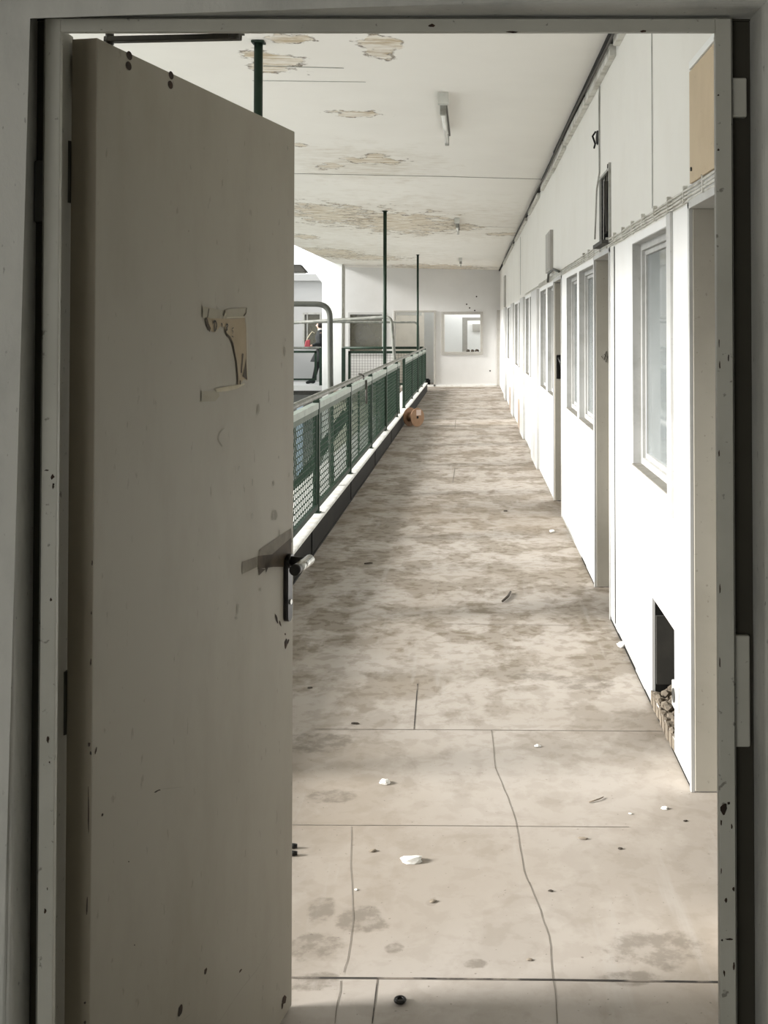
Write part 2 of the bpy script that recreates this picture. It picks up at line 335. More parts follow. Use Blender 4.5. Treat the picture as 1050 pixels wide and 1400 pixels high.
def hole_wall(mb, fn, a0, a1, z0, z1, t0, t1, holes, mi=0, mi_fn=None):
    """fn(a, t, z) -> point.  wall in the a/z plane, thickness t0..t1, rectangular holes (a0,a1,z0,z1)"""
    As = sorted(set([a0, a1] + [min(max(h[i], a0), a1) for h in holes for i in (0,1)]))
    Zs = sorted(set([z0, z1] + [min(max(h[i], z0), z1) for h in holes for i in (2,3)]))
    def solid(i, j):
        if i < 0 or j < 0 or i >= len(As)-1 or j >= len(Zs)-1: return False
        ca = (As[i]+As[i+1])/2; cz = (Zs[j]+Zs[j+1])/2
        return not any(h[0] < ca < h[1] and h[2] < cz < h[3] for h in holes)
    for i in range(len(As)-1):
        for j in range(len(Zs)-1):
            if not solid(i, j): continue
            A, B, c, d = As[i], As[i+1], Zs[j], Zs[j+1]
            k = mi_fn(A, B, c, d) if mi_fn else mi
            mb.poly([fn(A,t0,c), fn(B,t0,c), fn(B,t0,d), fn(A,t0,d)], k)
            mb.poly([fn(A,t1,c), fn(A,t1,d), fn(B,t1,d), fn(B,t1,c)], mi)
            if not solid(i-1, j): mb.poly([fn(A,t0,c), fn(A,t0,d), fn(A,t1,d), fn(A,t1,c)], mi)
            if not solid(i+1, j): mb.poly([fn(B,t0,c), fn(B,t1,c), fn(B,t1,d), fn(B,t0,d)], mi)
            if not solid(i, j-1): mb.poly([fn(A,t0,c), fn(A,t1,c), fn(B,t1,c), fn(B,t0,c)], mi)
            if not solid(i, j+1): mb.poly([fn(A,t0,d), fn(B,t0,d), fn(B,t1,d), fn(A,t1,d)], mi)
    return mb

# ------------------------------------------------------------------ floor and slab
YE = 31.5
fl = MB()
fl.box(-1.45, 4.0, 1.74, YE+5, -0.28, 0.0, 0)
fl.box(-3.6, -1.45, 29.35, YE+5, -0.28, 0.0, 0)
def strip(mb, pts, w, mi, z=0.0012):
    pts = [Vector((p[0], p[1], z)) for p in pts]
    for a, b in zip(pts[:-1], pts[1:]):
        d = (b-a).normalized(); n = Vector((-d.y, d.x, 0))*w/2
        mb.poly([a-n, b-n, b+n, a+n], mi)
def fpts(lst): return [onZ(x, y, 0) for x, y in lst]
def wiggle(lst, k, amp):
    out = []
    for a, b in zip(lst[:-1], lst[1:]):
        for i in range(k):
            t = i/k; out.append(a.lerp(b, t) + Vector((random.uniform(-amp, amp), random.uniform(-amp, amp), 0)))
    out.append(lst[-1]); return out
strip(fl, fpts([(398,1337),(560,1338),(760,1340),(985,1343)]), 0.0075, 2)
strip(fl, fpts([(398,1128),(600,1129),(860,1131)]), 0.003, 1)
strip(fl, fpts([(430,997),(640,998),(912,1000)]), 0.004, 1)
strip(fl, fpts([(566,998),(571,935)]), 0.004, 2)
strip(fl, fpts([(516,1338),(509,1400)]), 0.003, 2)
strip(fl, wiggle(fpts([(672,998),(678,1050),(694,1090),(707,1130),(716,1190),(735,1235),(750,1280),(757,1340),(762,1400)]), 4, 0.002), 0.0024, 1)
strip(fl, wiggle(fpts([(480,1130),(480,1200),(484,1255),(478,1300),(470,1330)]), 4, 0.002), 0.002, 1)
strip(fl, wiggle(fpts([(466,1342),(458,1400)]), 4, 0.002), 0.0025, 1)
strip(fl, fpts([(532,640),(720,642)]), 0.012, 1); strip(fl, fpts([(590,597),(668,596)]), 0.012, 1)
strip(fl, fpts([(619,660),(622,640)]), 0.01, 1); strip(fl, fpts([(622,586),(623,574)]), 0.01, 1)
strip(fl, wiggle(fpts([(840,856),(600,853)]), 5, 0.004), 0.004, 1)
struct(fl.build('floor', ['floor','crack','joint'], fix=False), 'stained grey concrete floor of the gallery, with joints and cracks', 'floor')

# kerb on the open side: dark panels with a pale ledge
kb = MB()
kb.box(-1.50, -1.115, 1.95, 29.35, -0.30, 0.185, 0)
kb.box(-1.52, -1.105, 1.95, 29.37, 0.185, 0.203, 1)
for px in (427, 480, 513, 535):
    p = onX(px, 700, -1.11); kb.box(-1.1135, -1.108, p.y-0.008, p.y+0.008, 0.0, 0.19, 2)
kb.box(-1.1135, -1.106, 2.0, 29.3, 0.0, 0.012, 2)
struct(kb.build('trim_1', ['curb','ledge','black']), 'low dark kerb with a pale dusty ledge under the green railing', 'kerb')

# ------------------------------------------------------------------ ceiling
ce = MB()
def cbox(mb, x0, x1, y0, y1, d0, d1, mi=0):
    a, b = ceil_z(x0), ceil_z(x1)
    mb.hexa([(x0,y0,a+d0),(x1,y0,b+d0),(x1,y1,b+d0),(x0,y1,a+d0),(x0,y0,a+d1),(x1,y0,b+d1),(x1,y1,b+d1),(x0,y1,a+d1)], mi)
cbox(ce, -3.5, 4.0, 1.9, YE+0.1, 0.0, 0.25)
def cstrip(pts, w, mi):
    for a, b in zip(pts[:-1], pts[1:]):
        d = (b-a).normalized(); n = Vector((-d.y, d.x, 0))*w/2
        ce.poly([Vector((p.x, p.y, ceil_z(p.x)-0.0015)) for p in (a-n, a+n, b+n, b-n)], mi)
cstrip([onC(398,237), onC(600,241), onC(748,245)], 0.035, 1)
cstrip([onC(360,90), onC(470,93)], 0.02, 2); cstrip([onC(345,110), onC(500,112)], 0.015, 2)
cstrip([onC(600,308), onC(705,311)], 0.04, 2)
cstrip([onC(470,363), onC(683,366)], 0.10, 2)
struct(ce.build('ceiling', ['ceiling','crack','conduit']), 'white ceiling with peeling paint and brown water stains', 'ceiling')

# dark open joint and broken trunking along the wall/ceiling corner
tj = MB()
ys = [1.95, 5.2, 8.5, 10.2, 12.2, 14.5, 18, 22, 26, YE]
for a, b in zip(ys[:-1], ys[1:]):
    w = random.uniform(0.022, 0.04)
    tj.box(XR-w-0.012, XR+0.0, a, b, ZC-random.uniform(0.024, 0.034), ZC+0.01, 0)
struct(tj.build('trim_2', ['black']), 'black open joint between ceiling and right wall', 'trim')
tk = empty('cable_trunking', (XR, 4.5, ZC-0.06))
segs = [(3.6,6.0,0.052),(6.15,7.5,0.062),(7.55,9.3,0.055),(9.4,10.9,0.06),(11.0,12.4,0.05),(13.0,15.2,0.045),(16.0,20.0,0.04),(21.0,27.5,0.04)]
for i, (a, b, w) in enumerate(segs):
    t = MB(); dz = random.uniform(-0.006, 0.006)
    t.hexa([(XR-0.034,a,ZC-0.035-w+dz),(XR,a,ZC-0.035-w+dz),(XR,b,ZC-0.035-w-dz),(XR-0.034,b,ZC-0.035-w-dz),(XR-0.034,a,ZC-0.032+dz),(XR,a,ZC-0.032+dz),(XR,b,ZC-0.032-dz),(XR-0.034,b,ZC-0.032-dz)])
    part(t, 'trunking_segment', 'cable', tk, 0.003)
t = MB(); t.tube([(XR-0.05, y, ZC-0.045-0.012*math.sin(y*1.3)) for y in [3.6+0.4*i for i in range(55)]], 0.008, 6)
part(t, 'loose_cable', 'wire', tk)
tag(tk, 'broken grey cable trunking running under the ceiling along the right wall', 'cable trunking')

# ------------------------------------------------------------------ right wall
def dep(px): return XR * F / (px - CX)
ZD = 2.015; ZW0, ZW1 = 0.95, 1.995
doorA = (3.22, dep(945)); doorB = (dep(834), dep(813.5)); doorC = (dep(768), dep(757.5))
win = {'w1': [(dep(913.5), dep(864.5))], 'w2': [(dep(811), dep(791.5)), (dep(789), dep(774.5))], 'w3': [(dep(756), dep(748.4)), (dep(746.4), dep(738.6))],
       'w4': [(dep(729), dep(724.2)), (dep(723.2), dep(718.6))], 'w5': [(dep(713), dep(709)), (dep(708), dep(704))], 'w6': [(dep(700), dep(697.3)), (dep(696.6), dep(693.6))]}
hole = (dep(920.3), dep(890))
ventU = (dep(835.5), dep(823))
hatches = [(dep(728.8), dep(727.2)), (dep(712.6), dep(709.2)), (dep(699.2), dep(697.3))]
holes = [(a, b, 0, ZD) for a, b in (doorA, doorB, doorC)]
for k in win:
    for a, b in win[k]: holes.append((a, b, ZW0, ZW1))
holes += [(hole[0], hole[1], 0.055, 0.46), (ventU[0], ventU[1], 2.075, 2.46)]
ZS = 2.03
fnR = lambda a, t, z: (XR + t, a, z)
wr = MB()
hole_wall(wr, fnR, 1.9, YE, 0, ZS, 0.0, 0.09, holes, 0)
hole_wall(wr, fnR, 1.9, YE, ZS, ZC+0.1, 0.0, 0.09, holes, 1)
E = 0.0012
def wq(y0, y1, z0, z1, mi, e=E): wr.poly([(XR-e,y0,z0),(XR-e,y0,z1),(XR-e,y1,z1),(XR-e,y1,z0)], mi)
# seams between boards
wq(dep(893.4), dep(892), 2.1, ZC-0.1, 2); wq(7.0, 7.012, 2.46, ZC-0.12, 4); wq(dep(712), dep(711.3), 2.1, ZC-0.12, 2); wq(dep(731), dep(730.4), 0, 2.0, 2)
wq(6.22, 6.262, 0.0, 2.03, 3)                      # dark open seam beside opening
wq(6.262, 6.40, 0.0, 2.03, 5)
wq(dep(926), dep(889), 0.462, 0.525, 6)
# base: grime line and black gap at the floor
for a, b in ((doorA[1], doorB[0]), (doorB[1], doorC[0]), (doorC[1], YE)):
    y = a
    while y < b:
        y2 = min(b, y + random.uniform(0.25, 0.7)); h0 = random.uniform(0.006, 0.02)
        wq(y, y2, 0.0, h0, 3 if y < 8 else 2, 0.003); wq(y, y2, h0, h0+random.uniform(0.015, 0.05), 5, 0.0016); y = y2
wall_r = struct(wr.build('wall_right', ['wall','upper','conduit','black','wframe','ledge','endwall']), 'white partition wall on the right with doorways, windows and holes', 'wall')

# posts between the far window bays
tp = MB()
for px0, px1 in ((729.6,737.6),(713.6,718),(700.6,703.4),(690.5,693)):
    tp.box(XR-0.035, XR+0.001, dep(px1), dep(px0), 0.0, 2.03)
struct(tp.build('trim_3', 'wframe', bevel=0.004), 'pale pilasters between the far window bays', 'trim')
tp = MB()
tp.box(XR-0.012, XR+0.001, dep(920.6), dep(915.2), 0.88, 2.035)
struct(tp.build('trim_4', 'wframe', bevel=0.002), 'thin grey vertical cover strip beside the nearest window', 'trim')
# frames round the three doorways
for n, (a, b) in enumerate((doorA, doorB, doorC)):
    t = MB()
    t.box(XR-0.008, XR+0.006, b-0.004, b+0.022, 0, ZD+0.02, 1); t.box(XR-0.008, XR+0.095, a-0.022, a+0.004, 0, ZD+0.02, 1)
    t.box(XR-0.008, XR+0.095, a-0.022, b+0.022, ZD-0.004, ZD+0.075, 1)
    if n < 2: t.box(XR+0.006, XR+0.14, b-0.006, b+0.004, 0.004, ZD-0.004, 0)
    struct(t.build('trim_%d' % (5+n), ['beige','wframe'], bevel=0.002), ['painted frame of the nearest doorway on the right', 'painted frame of the middle doorway on the right', 'painted frame of the furthest doorway on the right'][n], 'door frame')
# door leaves standing open into the side rooms
for n, (a, b) in enumerate((doorA, doorB, doorC)):
    r = empty('door_%d' % (n+2), (XR+0.055, b-0.02, 0)); xa = XR + (0.002 if n == 2 else 0.145)
    t = MB(); t.box(xa, xa+(b-a)-0.02, b-0.052, b-0.008, 0.008, ZD-0.01); part(t, 'door_leaf', 'beige', r, 0.003)
    if n == 1:
        t = MB()
        for pts in ([(822,487),(826,492),(829,480),(831,490),(826,484)], [(828,495),(832,486),(833,497)]):
            q = [onY(x, y, b-0.0075) for x, y in pts]; t.tube(q, 0.0015, 5)
        part(t, 'scribble', 'ink', r)
    if n == 2:
        t = MB(); c = onY(764, 500, b-0.06)
        t.box(c.x-0.022, c.x+0.022, b-0.062, b-0.052, c.z-0.12, c.z+0.10); h = part(t, 'lock_plate', 'blackmetal', r, 0.004)
        t = MB(); t.tube([(c.x, b-0.06, c.z+0.07), (c.x, b-0.11, c.z+0.07), (c.x+0.035, b-0.14, c.z-0.06)], 0.013, 8); part(t, 'door_handle', 'blackmetal', h)
    struct(r, ['beige door leaf standing open in the nearest doorway on the right', 'beige door leaf with a pencil scribble, open in the middle doorway', 'beige door leaf with a long black handle in the furthest doorway'][n], 'door')
# a little scuffing on the near leaf and frame
# windows
WL = {'w1':'single tall window with inset frame nearest the doorway', 'w2':'pair of tall windows just past the middle doorway', 'w3':'pair of tall windows just past the furthest doorway',
      'w4':'pair of narrow windows in the fourth bay', 'w5':'pair of narrow windows in the fifth bay', 'w6':'pair of narrow windows in the last bay'}
for n, k in enumerate(win):
    a = min(w[0] for w in win[k]); b = max(w[1] for w in win[k])
    r = empty('window_%d' % (n+1), (XR+0.05, (a+b)/2, ZW0))
    for (p, q) in win[k]:
        t = MB(); w = 0.035 if n < 3 else 0.05; x0, x1 = XR+0.04, XR+0.078
        t.box(x0, x1, p, p+w, ZW0, ZW1); t.box(x0, x1, q-w, q, ZW0, ZW1); t.box(x0, x1, p+w, q-w, ZW0, ZW0+w); t.box(x0, x1, p+w, q-w, ZW1-w, ZW1)
        w2 = w+0.022; x0, x1 = XR+0.056, XR+0.074
        t.box(x0, x1, p+w, p+w2, ZW0+w, ZW1-w); t.box(x0, x1, q-w2, q-w, ZW0+w, ZW1-w); t.box(x0, x1, p+w2, q-w2, ZW0+w, ZW0+w2); t.box(x0, x1, p+w2, q-w2, ZW1-w2, ZW1-w)
        if n in (1, 2):
            m0 = p + (q-p)*0.42; t.box(x0, x1, m0-0.02, m0+0.02, ZW0+w, ZW1-w)
        fo = part(t, 'window_frame', 'winmetal', r, 0.002)
        t = MB(); t.box(XR+0.001, XR+0.04, q-0.004, q-0.0005, ZW0, ZW1); t.box(XR+0.001, XR+0.04, p, q, ZW1-0.004, ZW1-0.0005); part(t, 'reveal_lining', 'winmetal', r)
        g = MB(); g.box(XR+0.066, XR+0.070, p+w, q-w, ZW0+w, ZW1-w); part(g, 'pane', 'glass', fo)
        sl = MB(); sl.box(XR-0.006, XR+0.04, p+0.002, q-0.002, ZW0, ZW0+0.006); part(sl, 'window_sill', 'sillbrown', r)
    struct(r, WL[k], 'window')

# low hatches in the far bays
for n, (a, b) in enumerate(hatches):
    t = MB(); z1 = [0.47, 0.44, 0.42][n]
    t.box(XR-0.02, XR+0.001, a, b, 0.0, z1); 
    o = centre_origin(t.build('wall_hatch', 'greywood' if n == 0 else 'hatch', bevel=0.002))
    tag(o, ['low grey hatch board on the right wall, nearest of the three', 'low brown hatch board on the right wall, middle of the three', 'low brown hatch board on the right wall, furthest of the three'][n], 'hatch', 'low hatches along the right wall')

# cavity behind the broken hole and the upper opening (service space, its darkness painted black)
t = MB(); hy0, hy1 = hole
t.box(XR+0.093, XR+0.40, hy0-0.1, hy1+0.25, 0.02, 0.62)
o = t.build('wall_cavity', 'black'); 
# open the front of the box: delete face towards the corridor
bm = bmesh.new(); bm.from_mesh(o.data); 
for f in list(bm.faces):
    if abs(f.calc_center_median().x - (XR+0.093)) < 1e-4: bmesh.ops.delete(bm, geom=[f], context='FACES')
bm.to_mesh(o.data); bm.free(); o.name = 'wall_cavity'; struct(o, 'dark service cavity behind the broken hole', 'wall')
t = MB(); t.box(XR+0.014, XR+0.36, hy1-0.03, hy1-0.012, 0.10, 0.385, 0)
o = centre_origin(t.build('service_panel', 'dark')); tag(o, 'dark grey metal panel standing inside the broken hole in the wall', 'panel')
# rubble lying in the hole
t = MB(); t.box(XR+0.012, XR+0.30, hy1-0.008, hy1-0.002, 0.06, 0.455)  # black sheet added to paint the inside of the hole dark
struct(t.build('wall_cavity_side', 'black'), 'black side of the broken hole', 'wall')
t = MB(); t.box(XR+0.012, XR+0.30, ventU[1]-0.008, ventU[1]-0.002, 2.08, 2.455)  # black sheet added so the upper opening looks unlit inside
struct(t.build('wall_shaft_side', 'black'), 'black side of the upper opening', 'wall')
t = MB(); t.box(XR-0.001, XR+0.30, hy0+0.002, hy1-0.010, 0.0545, 0.060); k = 14
for i in range(k):
    a = hy0 + (hy1-hy0)*i/k; b = hy0 + (hy1-hy0)*(i+1)/k; t.box(XR-0.004-0.003*(i%2), XR+0.001, a, b, random.uniform(0.0, 0.012), random.uniform(0.045, 0.072))
struct(t.build('wall_broken_base', 'brownchip'), 'broken brown lower edge of the hole', 'wall')
rb = MB()
for i in range(0):
    y = hy0 + (hy1-hy0)*(i+0.5)/8; z = 0.055
    s = 0.025+0.012*(i%3); x = XR+0.02+0.03*(i%2)
    rb.hexa([(x-s,y-s,z),(x+s,y-s*0.8,z),(x+s*0.8,y+s,z),(x-s*0.7,y+s,z),(x-s*0.6,y-s*0.5,z+s),(x+s*0.5,y-s*0.6,z+s*0.8),(x+s*0.5,y+s*0.6,z+s*0.6),(x-s*0.5,y+s*0.5,z+s*1.1)])
random.seed(5)
for i in range(70):
    y = random.uniform(hy0+0.01, hy1-0.03); x = XR + random.uniform(0.0, 0.10); s_ = random.uniform(0.010, 0.030); i0 = len(rb.v)
    bmr = bmesh.new(); bmesh.ops.create_icosphere(bmr, subdivisions=1, radius=s_)
    rb.v += [(x+v.co.x*random.uniform(.6,1.1), y+v.co.y*random.uniform(.6,1.3), 0.058+s_*0.4+v.co.z*random.uniform(.4,.9)+max(0,x-XR)*0.15) for v in bmr.verts]
    for f in bmr.faces: rb.f.append([i0+v.index for v in f.verts]); rb.m.append(0); rb.sm.append(False)
    bmr.free()
tag(centre_origin(rb.build('plaster_rubble', 'brownchip')), 'crumbled grey brown plaster rubble lying along the bottom of the broken hole', 'rubble', kind='stuff')
t = MB(); y0, y1 = ventU
t.box(XR+0.093, XR+0.5, y0-0.1, y1+0.3, 2.0, 2.6)
o = t.build('wall_shaft', 'black'); bm = bmesh.new(); bm.from_mesh(o.data)
for f in list(bm.faces):
    if abs(f.calc_center_median().x - (XR+0.093)) < 1e-4: bmesh.ops.delete(bm, geom=[f], context='FACES')
bm.to_mesh(o.data); bm.free(); struct(o, 'black shaft behind the upper opening', 'wall')
t = MB()
for a, b, c, d in ((y0-0.02,y0,2.06,2.5),(y1,y1+0.02,2.06,2.48)): t.box(XR-0.014, XR+0.01, a, b, c, d)
t.box(XR-0.014, XR+0.01, y0, y1, 2.46, 2.475)
fr = t.build('duct_opening_frame', 'conduit', bevel=0.002); centre_origin(fr)
t = MB(); t.box(XR-0.05, XR+0.03, y0+0.0, y1+0.02, 2.058, 2.078); part(t, 'flap', 'dark', fr)
t = MB(); t.tube([(XR+0.0,y0+0.25,2.47),(XR-0.01,y0+0.2,2.3),(XR-0.004,y0+0.16,2.14),(XR-0.02,y0+0.08,2.12)], 0.005, 6)
t.tube([(XR-0.01,y0+0.05,2.5),(XR-0.02,y0+0.04,2.3),(XR-0.01,y0+0.07,2.13)], 0.004, 6); part(t, 'hanging_wire', 'wire', fr)
tag(fr, 'grey frame with loose wires around the black opening high on the wall', 'duct opening')
t = MB(); pp = [onX(819.5,118,XR-0.006), onX(819.3,185,XR-0.006), onX(819.6,236,XR-0.006), onX(815.8,258,XR-0.006), onX(813.2,327,XR-0.006)]
t.tube(pp, 0.005, 6); o = centre_origin(t.build('drop_cable', 'conduit')); tag(o, 'thin grey cable dropping down the upper wall beside the black opening', 'cable')
t = MB(); c = onX(816.5, 187, XR-0.004)
t.poly([c+Vector((0,0.13*math.cos(a)*(0.6+0.4*random.random()), 0.05*math.sin(a)*(0.6+0.5*random.random()))) for a in [i*math.pi/6 for i in range(12)]])
t.tube([c+Vector((-0.01,0.0,0.03)), c+Vector((-0.03,-0.02,0.0)), c+Vector((-0.01,0.02,-0.04)), c+Vector((-0.02,-0.01,-0.07))], 0.006, 6)
o = t.build('junction_hole', 'black'); tag(centre_origin(o), 'small ragged black hole with wire stubs beside the drop cable', 'wire hole')

# grey vent board high on the wall
t = MB(); a, b = dep(756.5), dep(750); t.box(XR-0.03, XR, a, b, 2.13, 2.51); t.box(XR-0.034, XR-0.03, a+0.1, b-0.1, 2.16, 2.48)
o = centre_origin(t.build('vent_cover', 'greywood', bevel=0.003)); tag(o, 'tall grey board mounted high on the right wall, nearer of the two', 'vent cover', 'grey boards high on the wall')
t = MB(); a, b = dep(691.8), dep(690.4); t.box(XR-0.03, XR, a, b, 2.05, 2.75)
o = centre_origin(t.build('vent_cover', 'greywood', bevel=0.003)); tag(o, 'tall grey board mounted high on the right wall by the far corner', 'vent cover', 'grey boards high on the wall')
# tan board over near doorway
t = MB(); t.box(XR-0.016, XR, 2.9, dep(950), 2.09, 2.475)
o = centre_origin(t.build('transom_board', 'tan', bevel=0.002))
t = MB(); t.box(XR-0.02, XR, 2.9, dep(951.5), 2.478, 2.503); part(t, 'torn_edge', 'white', o)
t = MB(); t.disc((XR-0.018, dep(951.5)-0.02, 2.135), (1,0,0), 0.007, 0.006, 10); part(t, 'screw', 'dark', o)
tag(o, 'tan board mounted above the nearest doorway on the right', 'board')
# cable bundle
cb = empty('cable_bundle', (XR, 3.3, 2.05))
for k, (z, r_, x) in enumerate(((2.052,0.0045,0.010),(2.066,0.004,0.008),(2.079,0.0045,0.010),(2.041,0.0035,0.007))):
    t = MB(); t.tube([(XR-x, 2.9+0.25*i, z + random.uniform(-0.003,0.003)) for i in range(56 if k < 2 else 42)], r_, 6)
    part(t, 'cable', 'cable', cb)
for i in range(14):
    y = 3.45+0.34*i; t = MB(); t.box(XR-0.016, XR, y-0.006, y+0.006, 2.036, 2.090); t.box(XR-0.016, XR, y-0.010, y+0.010, 2.090, 2.098); part(t, 'cable_clip', 'cable', cb, 0.0015)
t = MB(); t.tube([onX(x, y, XR-0.03) for x, y in ((749,385),(750,374),(757,368),(764,371))], 0.012, 8); part(t, 'loose_end', 'pipe', cb)
tag(cb, 'bundle of grey cables clipped along the wall above the doors and windows', 'cables')
# socket
sk = onX(925.5, 950, XR)
r = empty('wall_socket', (XR, sk.y, sk.z))
t = MB(); t.box(XR-0.012, XR, sk.y-0.06, sk.y+0.045, sk.z-0.05, sk.z+0.045); part(t, 'cover_plate', 'socket', r, 0.004)
t = MB(); t.disc((XR-0.013, sk.y-0.005, sk.z), (1,0,0), 0.026, 0.005, 20); part(t, 'socket_well', 'dark', r)
tag(r, 'white wall socket at the edge of the broken hole', 'socket')

# side rooms behind the right wall
sr = MB()
sr.poly([(4.0,1.9,0),(4.0,YE,0),(4.0,YE,3.2),(4.0,1.9,3.2)])
for y in (1.95, 5.9, 9.8, 14.4, 20.2, YE-0.02): sr.box(XR+0.1, 4.0, y, y+0.06, 0, 3.0)
sr.box(XR+0.1, 4.0, 1.95, YE, 2.6, 2.66)
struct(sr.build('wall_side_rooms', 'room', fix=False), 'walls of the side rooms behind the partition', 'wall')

# ------------------------------------------------------------------ end wall
eL = -3.62
fnE = lambda a, t, z: (a, YE + t, z)
dx0, dx1 = onY(540.5,500,YE).x, onY(593,500,YE).x; dzt = onY(560,427,YE).z
wx0, wx1 = onY(605,450,YE).x, onY(658.5,450,YE).x; wz0, wz1 = onY(630,483,YE).z, onY(630,428,YE).z
vx0, vx1 = onY(477,450,YE).x, onY(524,450,YE).x; vz0, vz1 = onY(500,484,YE).z, onY(500,428.5,YE).z
we = MB(); hole_wall(we, fnE, eL, XR, 0, 3.3, 0, 0.15, [(dx0,dx1,0,dzt),(wx0,wx1,wz0,wz1),(vx0,vx1,vz0,vz1)])
for px, py in ((651.5,405.5),(642,421),(649,424.5),(670,507),(638,416)):
    c = onY(px, py, YE-0.003); s = 0.022; we.poly([c+Vector((s*math.cos(a),0,s*math.sin(a))) for a in [i*math.pi/4 for i in range(8)]], 1)
x = onY(470,400,YE).x
we.box(-1.9, XR-0.1, YE-0.03, YE+0.001, 0.0, 0.05, 2)
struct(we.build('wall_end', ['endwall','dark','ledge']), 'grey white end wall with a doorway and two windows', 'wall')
t = MB()
def ring(mb, x0, x1, z0, z1, w, y0, y1, bottom=True):
    mb.box(x0-w, x0, y0, y1, z0-(w if bottom else 0), z1+w); mb.box(x1, x1+w, y0, y1, z0-(w if bottom else 0), z1+w); mb.box(x0, x1, y0, y1, z1, z1+w)
    if bottom: mb.box(x0, x1, y0, y1, z0-w, z0)
ring(t, dx0, dx1, 0, dzt, 0.05, YE-0.03, YE+0.05, False); struct(t.build('trim_8', 'greywood', bevel=0.004), 'grey frame of the doorway in the end wall', 'door frame')
r = empty('window_7', ((wx0+wx1)/2, YE, wz0)); t = MB(); ring(t, wx0+0.04, wx1-0.04, wz0+0.04, wz1-0.04, 0.075, YE-0.03, YE+0.06); part(t, 'window_frame', 'greywood', r, 0.004)
struct(r, 'unglazed bright square window opening in the end wall', 'window')
r = empty('window_8', ((vx0+vx1)/2, YE, vz0)); t = MB(); ring(t, vx0+0.03, vx1-0.03, vz0+0.03, vz1-0.03, 0.06, YE-0.02, YE+0.06); part(t, 'window_frame', 'wframe', r, 0.004)
t = MB(); t.box(vx0, vx1, YE+0.04, YE+0.046, vz0, vz1); part(t, 'pane', 'glassdark', r); struct(r, 'brown glazed window in the end wall left of the doorway', 'window')
t = MB(); t.box(onY(679.5,480,YE).x, XR, YE-0.05, YE+0.002, 0, onY(681,424,YE).z); struct(t.build('trim_9', 'greywood'), 'grey jamb strip in the far right corner', 'trim')
for i, (px, s) in enumerate(((640,0.05),(646,0.045),(652,0.06))):
    t = MB(); c = onY(px, 480, YE+0.05); z = wz0+0.04
    t.tube([(c.x-s,c.y,z+0.01),(c.x-s*0.3,c.y,z+s*0.7),(c.x+s*0.4,c.y,z+s*0.6),(c.x+s,c.y,z+0.01)], 0.03, 6, radii=[.015,.04,.035,.012])
    tag(centre_origin(t.build('sill_debris', 'twig')), ['leftmost dark lump on the sill of the bright end window','middle dark lump on the sill of the bright end window','rightmost dark lump on the sill of the bright end window'][i], 'debris', 'dark lumps on the end window sill')

# rooms behind the end wall (roof left off the bright one to let sky light in)
t = MB(); yb = YE+4.2
t.box(-3.6, -0.83, yb, yb+0.1, 0, 3.1, 0); t.box(-0.83, 1.6, yb, yb+0.1, 0, 3.1, 1)
t.box(-3.62, -3.55, YE+0.15, yb, 0, 3.1, 0); t.box(1.5, 1.6, YE+0.15, yb, 0, 3.1, 1)
x = onY(581,480,YE+2.2).x; t.box(x-0.02, x+0.32, YE+2.2, YE+2.3, 0, 2.9, 1); t.box(-0.86, -0.80, YE+0.15, YE+2.3, 0, 2.9, 1)
t.box(-3.55, -1.8, YE+0.16, YE+2.8, 2.95, 3.05, 0)
struct(t.build('wall_far_rooms', ['warmroom','white']), 'walls of the rooms beyond the end wall', 'wall')
t = MB(); c0 = onY(632,440,YE+3.0).x; c1 = onY(639,440,YE+3.0).x; z1 = onY(632,434,YE+3.0).z
t.box(c0, c1, YE+3.0, YE+3.15, 0, z1); t.box(c1, 1.5, YE+3.01, YE+3.14, onY(640,436,YE+3).z-0.05, z1+0.0)
struct(t.build('trim_10', 'greywood'), 'grey post and lintel in the bright far room', 'trim')
t = MB(); a = onY(646,443,YE+4.1); b = onY(658,453,YE+4.1); t.box(a.x, b.x, YE+4.1, YE+4.18, b.z, a.z)
tag(centre_origin(t.build('wall_cabinet', 'greywood', bevel=0.01)), 'grey box on the back wall seen through the bright end window', 'cabinet')
t = MB(); a = onY(542,427.5,YE+2.6); b = onY(577,430,YE+2.6); t.box(a.x, b.x, YE+2.55, YE+2.62, b.z-0.03, a.z+0.02)  # plain white bar across the upper part of the room
tag(centre_origin(t.build('tube_lamp_casing', 'tube', bevel=0.01)), 'white lamp casing high in the room beyond the end doorway', 'lamp')
t = MB(); c = onZ(589, 521, 0); t.box(c.x-0.06, c.x+0.06, YE+0.9, YE+1.05, 0, 0.14); t.box(c.x-0.09, c.x+0.03, YE+0.93, YE+1.0, 0.14, 0.17)
tag(centre_origin(t.build('black_box', 'coat', bevel=0.01)), 'small black box on the floor inside the end doorway', 'box')
# leaning boards behind the brown window
for i, (p, q) in enumerate((((478,458),(484,484)), ((500,440),(503,470)))):
    a = onY(*p, YE+0.5); b = onY(*q, YE+0.5); t = MB(); t.tube([a, (a+b)/2, Vector((b.x + (b.x-a.x)*1.2, b.y, max(0.0, b.z-(a.z-b.z)*1.0)))], 0.03, 6)
    tag(centre_origin(t.build('leaning_batten', 'white')), ['pale batten leaning behind the left edge of the brown end window','pale batten leaning behind the middle of the brown end window'][i], 'batten')

